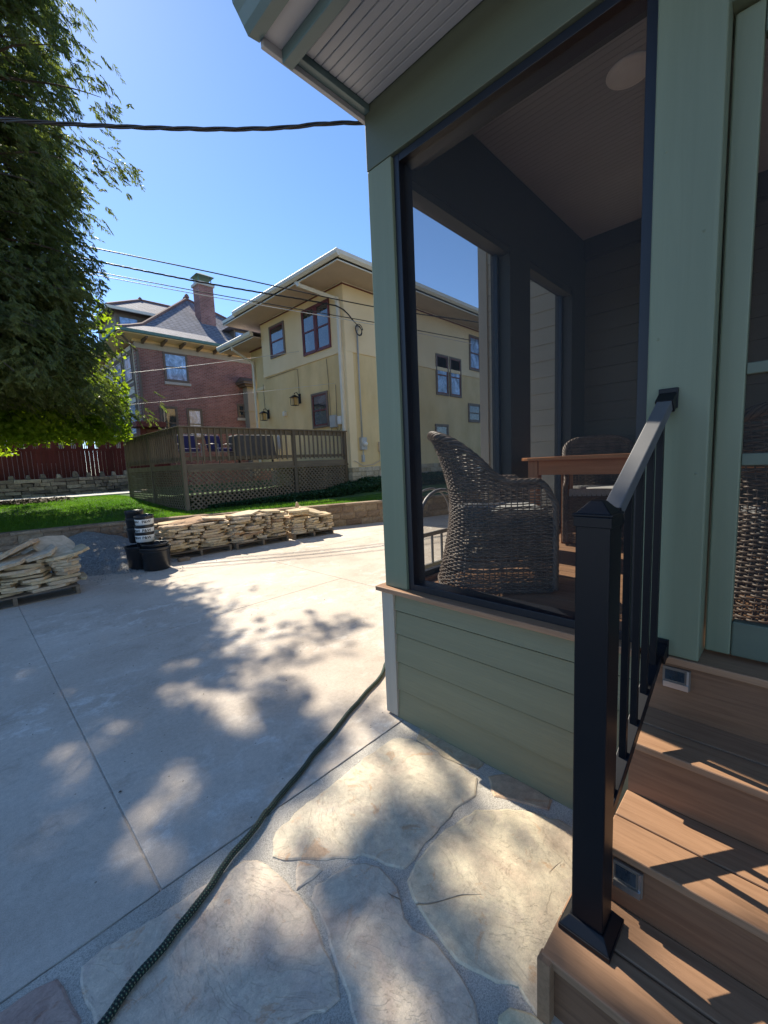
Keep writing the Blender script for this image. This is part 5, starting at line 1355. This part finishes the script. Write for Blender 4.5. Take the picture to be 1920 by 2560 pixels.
b = MB(); b.box(12.70, 13.15, BY-.55, BY-.001, 4.2, 6.3); b.box(12.66, 13.19, BY-.59, BY, 4.9, 5.0); b.box(12.72, 13.13, BY-.53, BY-.002, 1.0, 4.199); b.build('porch_pillar', MT['taupe'], bh)
b = MB(); b.box(12.45, 14.4, BY-.8, BY-.001, 6.301, 6.42); b.box(12.3, 14.4, BY-.95, BY-.001, 6.421, 6.55); b.extr([(12.25, BY-1, 6.551), (12.25, BY, 6.551), (12.6, BY, 6.95)], None, (2.2, 0, 0)); b.build('porch_cornice', MT['taupe_dark'], bh)
b = MB(); b.box(6.4, 7.75, BY-1.2, BY-.001, 3.75, 4.0); b.box(6.7, 7.0, BY-.6, BY-.001, 3.2, 3.749); b.build('door_canopy', MT['redtrim'], bh)
spout([(6.2, BY-.85, 8.3), (6.3, BY-.8, 8.1), (7.1, BY-.1, 7.6), (7.12, BY-.09, 7.4), (7.12, BY-.09, .8)], MT['taupe_dark'], 'downspout', .06, bh)

nb = thing('pale_house', 'pale neighbouring house glimpsed through the slots of the red fence', 'house', (-4, 30, .7))
b = MB(); b.box(-14, 5.2, 29, 40, .6, 6.5); b.build('wall', MT['cream'], nb)
b = MB(); b.extr([(-14.6, 28.4, 6.501), (-14.6, 40.6, 6.501), (-14.6, 34.5, 10)], None, (20.4, 0, 0)); b.build('roof', MT['slate'], nb)
for x in (-9, -5, -1, 3): window(nb, 'y', 29, -1, x, x+1, 2.2, 3.8, MT['cream'], MT['cream'], MT['glass'])
# ================================================================== RED FENCE + STONE WALL
fe = thing('dark_red_fence', 'tall dark red board fence with slotted top behind the stone wall', 'fence', (2, 22, .8))
q = random.Random(12)
b = MB(); x = -9
while x < 7.4:
    w_ = .145
    b.box(x+.002, x+w_, 22.0, 22.02, .8, 2.62); x += .15
b.build('fence_boards', MT['redfence'], fe)
b = MB(); x = -9; k = 0
while x < 7.4:
    # slotted top: three thin slats then a wide board
    for s in range(2): b.box(x+.022+s*.062, x+.062+s*.062, 22.002, 22.018, 2.621, 3.08)
    b.box(x+.146, x+.42, 22.002, 22.02, 2.621, 3.08); x += .42
b.build('slotted_top', MT['redfence'], fe)
b = MB(); b.box(-9, 7.4, 21.96, 22.06, 3.0805, 3.16); b.box(-9, 7.4, 21.965, 21.999, 2.56, 2.66); b.build('rail', MT['redfence'], fe)
for x in np.arange(-8.9, 7.4, 2.3):
    b = MB(); b.box(x, x+.1, 22.021, 22.12, .7, 3.12); b.build('post', MT['redfence'], fe)
sw = thing('stone_wall', 'low dark rubble stone wall with upright coping stones before the red fence', 'stone wall', (2, 21.2, .7))
def rubble(bb, x0, x1, y0, y1, z0, z1, q, j=.03):
    n = [(x0, y0, z0), (x1, y0, z0), (x1, y1, z0), (x0, y1, z0), (x0, y0, z1), (x1, y0, z1), (x1, y1, z1), (x0, y1, z1)]
    v = [(a+q.uniform(-j, j), c+q.uniform(-j, j), d+q.uniform(-j, j)) for a, c, d in n]; bb.hexa(v[:4], v[4:])
b = MB()
for row in range(5):
    x = -8
    while x < 5.8:
        L = q.uniform(.18, .55); rubble(b, x, x+L-.015, 20.95-q.uniform(0, .05), 21.4, .72+row*.145, .72+row*.145+.135, q, .018); x += L
b.build('stone_course', MT['rubble'], sw, bevel=.015)
b = MB(); x = -7.6
while x < 5.7:
    h = q.uniform(.16, .27); w_ = q.uniform(.14, .22); b.hexa([(x, 21.05, 1.44), (x+w_, 21.05, 1.44), (x+w_, 21.3, 1.44), (x, 21.3, 1.44)], [(x+.03+q.uniform(-.02, .02), 21.08, 1.44+h), (x+w_-.04, 21.08, 1.44+h*q.uniform(.8, 1)), (x+w_-.04, 21.26, 1.44+h), (x+.03, 21.26, 1.44+h)])
    x += q.uniform(.42, .56)
b.build('coping_stone', MT['rubble'], sw, bevel=.02)
tag(MB().box(5.0, 5.5, 17.6, 18.2, .7, .86).build('stepping_block', MT['foundation'], bevel=.02, off=(5.2, 17.9, .7)), 'small stone block at the far corner of the deck', 'stone block')

# ================================================================== TREES
def mkbranch(b, p0, dirv, L, r0, droop, seg=8, q=random):
    pts = []; rs = []
    p = Vector(p0); d = Vector(dirv).normalized()
    for k in range(seg+1):
        pts.append(p.copy()); rs.append(r0*(1-k/seg)**.8+.006)
        d = (d+Vector((q.gauss(0, .06), q.gauss(0, .06), -droop/seg+q.gauss(0, .03)))).normalized(); p = p+d*(L/seg)
    b.tube(pts, rs, 6, cap=False); return pts
cyp = thing('cypress_tree', 'tall feathery cypress tree filling the left edge with drooping dark foliage', 'tree', (-.05, 10.9, .45))
TX_, TY_ = .20, 10.75
b = MB(); b.tube([(-.05, 10.9, .35), (-.02, 10.9, 1.0), (.05, 10.85, 3.2), (.1, 10.8, 7), (.2, 10.75, 11), (.2, 10.7, 15)], [.36, .25, .21, .16, .09, .03], 14, cap=False)
b.build('trunk', MT['bark'], cyp, smooth=True)
zz_ = [2.55, 2.95, 3.75, 4.6, 5.4, 6.1, 7.0, 8.1, 9.2, 10.4, 12, 13.6, 15.2]
rr_ = [2.6, 2.95, 3.2, 2.9, 2.5, 2.6, 3.1, 3.5, 3.35, 2.85, 2.2, 1.4, .3]
q = random.Random(77); bb_ = MB(); dummy = MB(); tips = []
ct = 1/math.tan(R_(SUN_EL)); cax, say = math.cos(R_(SUN_AZ))*ct, math.sin(R_(SUN_AZ))*ct
def keepp(c):  # prunes branches by where their shadow lands, to shape the lit ground
    xs_, ys_ = c[0]-cax*c[2], c[1]-say*c[2]
    lim = 1.12 if ys_ < 3.2 else 1.4
    if xs_ > lim and 1.7 < ys_ < 7.5: return .05 if c[2] > 6.5 else .01
    if xs_ > .8 and ys_ <= .95: return .02
    if xs_ > .55 and ys_ <= 1.7: return .40
    if c[2] < 4.2 and c[0] > 3.1: return 0
    return 1
for k in range(700):
    z = 2.75+12.4*q.random()**1.0; az = q.uniform(0, 2*math.pi); R0 = float(np.interp(z, zz_, rr_))
    R0 *= q.uniform(.72, 1.04)
    d = Vector((math.cos(az), math.sin(az), .25))
    pts = mkbranch(dummy, (TX_+.1*d.x, TY_+.1*d.y, z-.1), d, R0*1.0, .030, .62, 12, q)
    ub = q.random(); n_ok = len(pts)
    for i_, p_ in enumerate(pts):
        if keepp((p_.x, p_.y, p_.z)) < ub: n_ok = i_; break
    if n_ok >= 4: tips.append(pts[:n_ok])
for p_ in tips:
    if p_[0].z < 3.5: continue
    n_ = len(p_); bb_.tube(p_, [.026*(1-i_/(n_-1))**.8+.004 for i_ in range(n_)], 5, cap=False)
bb_.build('branches', MT['bark'], cyp)
tips = [p_[:-1]+[p_[-1].lerp(p_[-2], -.12)] for p_ in tips]
# fronds: each branch carries hanging feathery sprays
def fronds(tips, per, q, size=.24):
    P = []; D = []
    for pts in tips:
        n = len(pts)
        for _ in range(per):
            u = 1-q.random()**1.5*.85; s = u*(n-1); i = min(int(s), n-2); f = s-i
            c = np.array(pts[i])*(1-f)+np.array(pts[i+1])*f; t = np.array(pts[i+1])-np.array(pts[i]); t /= np.linalg.norm(t)
            side = np.array([-t[1], t[0], 0]); side /= np.linalg.norm(side)+1e-6
            sgn = 1 if q.random() < .5 else -1
            c = c+np.array([q.gauss(0, .20), q.gauss(0, .20), q.gauss(0, .16)])
            P.append((c, t, side*sgn, u))
    return P
fr = fronds(tips, 100, q)
DAPPLE_GAPS = [(.81, 2.82, .13), (.42, 2.79, .12), (.33, 2.62, .10), (.14, 2.57, .14), (.91, 2.22, .13), (.44, 1.90, .14), (.27, 1.70, .13), (.13, 4.05, .14), (1.02, 2.48, .13), (.52, 2.05, .09), (.08, 2.1, .10),  # holes cut in the crown so sun dapples land on these spots
        (-.3, 3.2, .15), (-.2, 1.6, .12), (.95, 3.3, .10), (.3, 3.5, .09), (-.5, 2.3, .14), (.45, 1.25, .13), (.25, 1.15, .10), (.52, 1.0, .08), (.75, 1.3, .12), (.95, 1.25, .10), (1.1, 1.4, .12), (1.3, 1.25, .14), (.62, .7, .10), (.05, 5.2, .12), (-.6, 4.5, .2), (.7, 4.4, .1)]
def keepf(c):
    xs_, ys_ = c[0]-cax*c[2], c[1]-say*c[2]
    for gx_, gy_, gr_ in DAPPLE_GAPS:
        if (xs_-gx_)**2+((ys_-gy_)*.8)**2 < (gr_+.05)**2: return False
    return c[2] > 3.0+.5*q.random()-.12*max(0, c[0])
fr = [f for f in fr if keepf(f[0])]
n = len(fr); C0 = np.array([f[0] for f in fr]); T0 = np.array([f[1] for f in fr]); S0 = np.array([f[2] for f in fr])
Lf = rng.uniform(.12, .34, n)
dirs = T0*rng.uniform(.2, 1.0, (n, 1))+S0*rng.uniform(.1, 1.0, (n, 1)); dirs[:, 2] -= rng.uniform(-.1, .75, n); dirs /= np.linalg.norm(dirs, axis=1)[:, None]
LV = []
K = 12
for k in range(K):
    f = (k+.5)/K; pos = C0+dirs*(Lf*f)[:, None]; pos[:, 2] -= (Lf*f)**2*.55
    for s in (-1, 1):
        sd2 = np.cross(dirs, [0, 0, 1.]); sd2 /= np.linalg.norm(sd2, axis=1)[:, None]+1e-6
        ld = sd2*s*.75+dirs*.7+rng.normal(0, .22, (n, 3)); ld[:, 2] -= .55; ld /= np.linalg.norm(ld, axis=1)[:, None]
        ll = rng.uniform(.06, .115, n)*(1.15-.5*f); wv = np.cross(ld, rng.normal(0, 1, (n, 3))); wv /= np.linalg.norm(wv, axis=1)[:, None]+1e-6
        wv *= .0115
        a = pos; m = pos+ld*(ll*.45)[:, None]; e = pos+ld*ll[:, None]
        LV.append(np.stack([a, m+wv, e, m-wv], 1))
LV = np.concatenate(LV).reshape(-1, 3); i4 = np.arange(len(LV)//4)*4
# crown already thinned so its shadow and dapples fall at set places
F = np.stack([i4, i4+1, i4+2, i4+3], 1)
npmesh('foliage', LV, F, MT['cypress'], cyp)
# broadleaf tree behind, bright leaves low down
mp = thing('maple_tree', 'broadleaf tree with bright yellow green leaves behind the cypress', 'tree', (-2.2, 16.6, .7))
b = MB(); b.tube([(-2.2, 16.6, .5), (-2.15, 16.6, 3), (-1.8, 16.5, 6), (-1.2, 16.3, 9)], [.24, .2, .15, .06], 12, cap=False); b.build('trunk', MT['bark'], mp, smooth=True)
q = random.Random(5); bb_ = MB(); ends = []
for k in range(230):
    z = q.uniform(2.5, 8.5); az = q.uniform(0, 2*math.pi); d = Vector((math.cos(az), math.sin(az), q.uniform(-.05, .3))); L = q.uniform(3.2, 6.4) if z < 6.5 else q.uniform(2, 4)
    pts = mkbranch(dummy, (-1.6, 15.6, z), d, L, .05, .26, 8, q); ends.append(pts); n_ = next((i_ for i_, p_ in enumerate(pts) if p_.z < 3.1 or p_.y < 12.5), len(pts))
    if n_ > 2: bb_.tube(pts[:n_], [.04*(1-i_/8)+.006 for i_ in range(n_)], 5, cap=False)
bb_.build('branches', MT['bark'], mp)
P = []
for pts in ends:
    for _ in range(30):
        u = 1-q.random()**1.4*.7; s = u*8; i = min(int(s), 7); c = np.array(pts[i].lerp(pts[i+1], s-i))+np.array([q.gauss(0, .16), q.gauss(0, .16), q.gauss(0, .12)])
        for _k in range(9): P.append(c+np.array([q.gauss(0, .11), q.gauss(0, .11), q.gauss(0, .09)]))
for k in range(330):   # low hanging sprays of bright leaves
    cx_, cy_, cz_ = q.uniform(-4.5, 3.4), q.uniform(11.6, 15.5), q.uniform(2.5, 3.6)
    cz_ += .012*(cy_-12)
    for _k in range(110): P.append(np.array([cx_+q.gauss(0, .30), cy_+q.gauss(0, .30), cz_+q.gauss(0, .15)]))
P = np.array(P); P = P[P[:, 2] > 2.3+.0*P[:, 0]]; P = P[~((P[:, 0] > 3.6) & (P[:, 1] > 19))]; P = P[P[:, 1] < 21.6]; P = P[P[:, 1] > 11.5]; P = P[P[:, 0] < .274*P[:, 1]-.10*np.clip(3.2-P[:, 2], 0, 1)]
leafquads(P, .105, MT['maple'], 'foliage', mp, up=.2)

# ================================================================== WIRES
def wire(pts, r, m, name, label, sub=12, twist=0, sag=0, group=None, cat='cable'):
    C = catmull(pts, sub) if len(pts) > 2 else np.array([np.array(pts[0])*(1-t)+np.array(pts[1])*t for t in np.linspace(0, 1, 24)])
    if sag: t = np.linspace(0, 1, len(C)); C[:, 2] -= sag*4*t*(1-t)
    b = MB()
    if twist:
        d = np.concatenate([[0], np.cumsum(np.linalg.norm(np.diff(C, axis=0), axis=1))]); n2 = int(d[-1]/.06); dd = np.linspace(0, d[-1], n2)
        C = np.column_stack([np.interp(dd, d, C[:, k]) for k in range(3)])
        T = np.gradient(C, axis=0); T /= np.linalg.norm(T, axis=1)[:, None]; S = np.cross(T, [0, 0, 1.]); S /= np.linalg.norm(S, axis=1)[:, None]; U = np.cross(S, T)
        for k in range(3):
            a = dd*2*np.pi/twist+k*2.094; b.tube([tuple(p) for p in C+S*(np.cos(a)*r*1.0)[:, None]+U*(np.sin(a)*r*1.0)[:, None]], r*.9, 5)
    else: b.tube([tuple(p) for p in C], r, 6)
    o = b.build(name, m, smooth=True, off=tuple(C[0])); return tag(o, label, cat, group)
def onray(pt, y): # helper to stay on measured sight line is not used for placing; kept points are metric
    return pt
wire([(-.9, 7.5, 5.55), (.20, 5, 4.38), (.50, 4, 3.94), (.92, 3.5, 3.84), (1.38, 2.9, 3.72), (1.78, 2.6, 3.76), (2.31, 2.3, 3.89), (4.38, 2.30, 4.85)], .0075, MT['wire'], 'service_cable', 'thick twisted black cable running overhead to the porch house', 16, .62)
wire([(1.0, 16.5, 8.5), (1.66, 16, 8.35), (5.28, 12, 6.98), (9.50, 9.56, 6.28), (12.5, 7.6, 5.9)], .016, MT['wire'], 'utility_wire', 'highest single wire crossing in front of the chimney', 14)
wire([(.9, 16.5, 8.15), (1.62, 16, 8.01), (5.25, 12, 6.66), (8.6, 11.0, 6.60), (9.45, 10.85, 6.55), (9.9, 10.75, 6.2)], .013, MT['wire'], 'utility_wire', 'twisted wire that ends in loops at the yellow house conduit', 14, .9)
wire([(.9, 16.5, 7.8), (1.58, 16, 7.70), (5.22, 12, 6.40), (9.50, 9.59, 5.83), (12.5, 7.9, 5.4)], .012, MT['wire'], 'utility_wire', 'upper one of the close pair of wires below the twisted wire', 14)
wire([(.9, 16.5, 7.7), (1.57, 16, 7.60), (5.22, 12, 6.32), (9.50, 9.59, 5.76), (12.5, 7.9, 5.3)], .010, MT['wirelight'], 'utility_wire', 'lower paler one of the close pair of wires below the twisted wire', 14)
wire([(4.39, 16, 4.81), (9.50, 13.46, 5.75)], .008, MT['wirelight'], 'thin_wire', 'thin pale wire crossing the blue window of the brick house', sag=.03)
wire([(2.5, 17.0, 3.6), (9.50, 11.45, 4.28)], .005, MT['wirelight'], 'thin_wire', 'thin pale wire low across the yellow house wall', sag=.05)
loop = [(9.9, 10.75, 6.2)]
for k in range(26):
    a = k*.55; loop.append((10.08+.17*math.cos(a)*(1-.01*k), 10.75-.02*math.sin(a*.7), 6.0+.16*math.sin(a)-.01*k*.3))
wire(loop, .013, MT['wire'], 'cable_loops', 'tangle of black cable loops at the top of the conduit', 5)
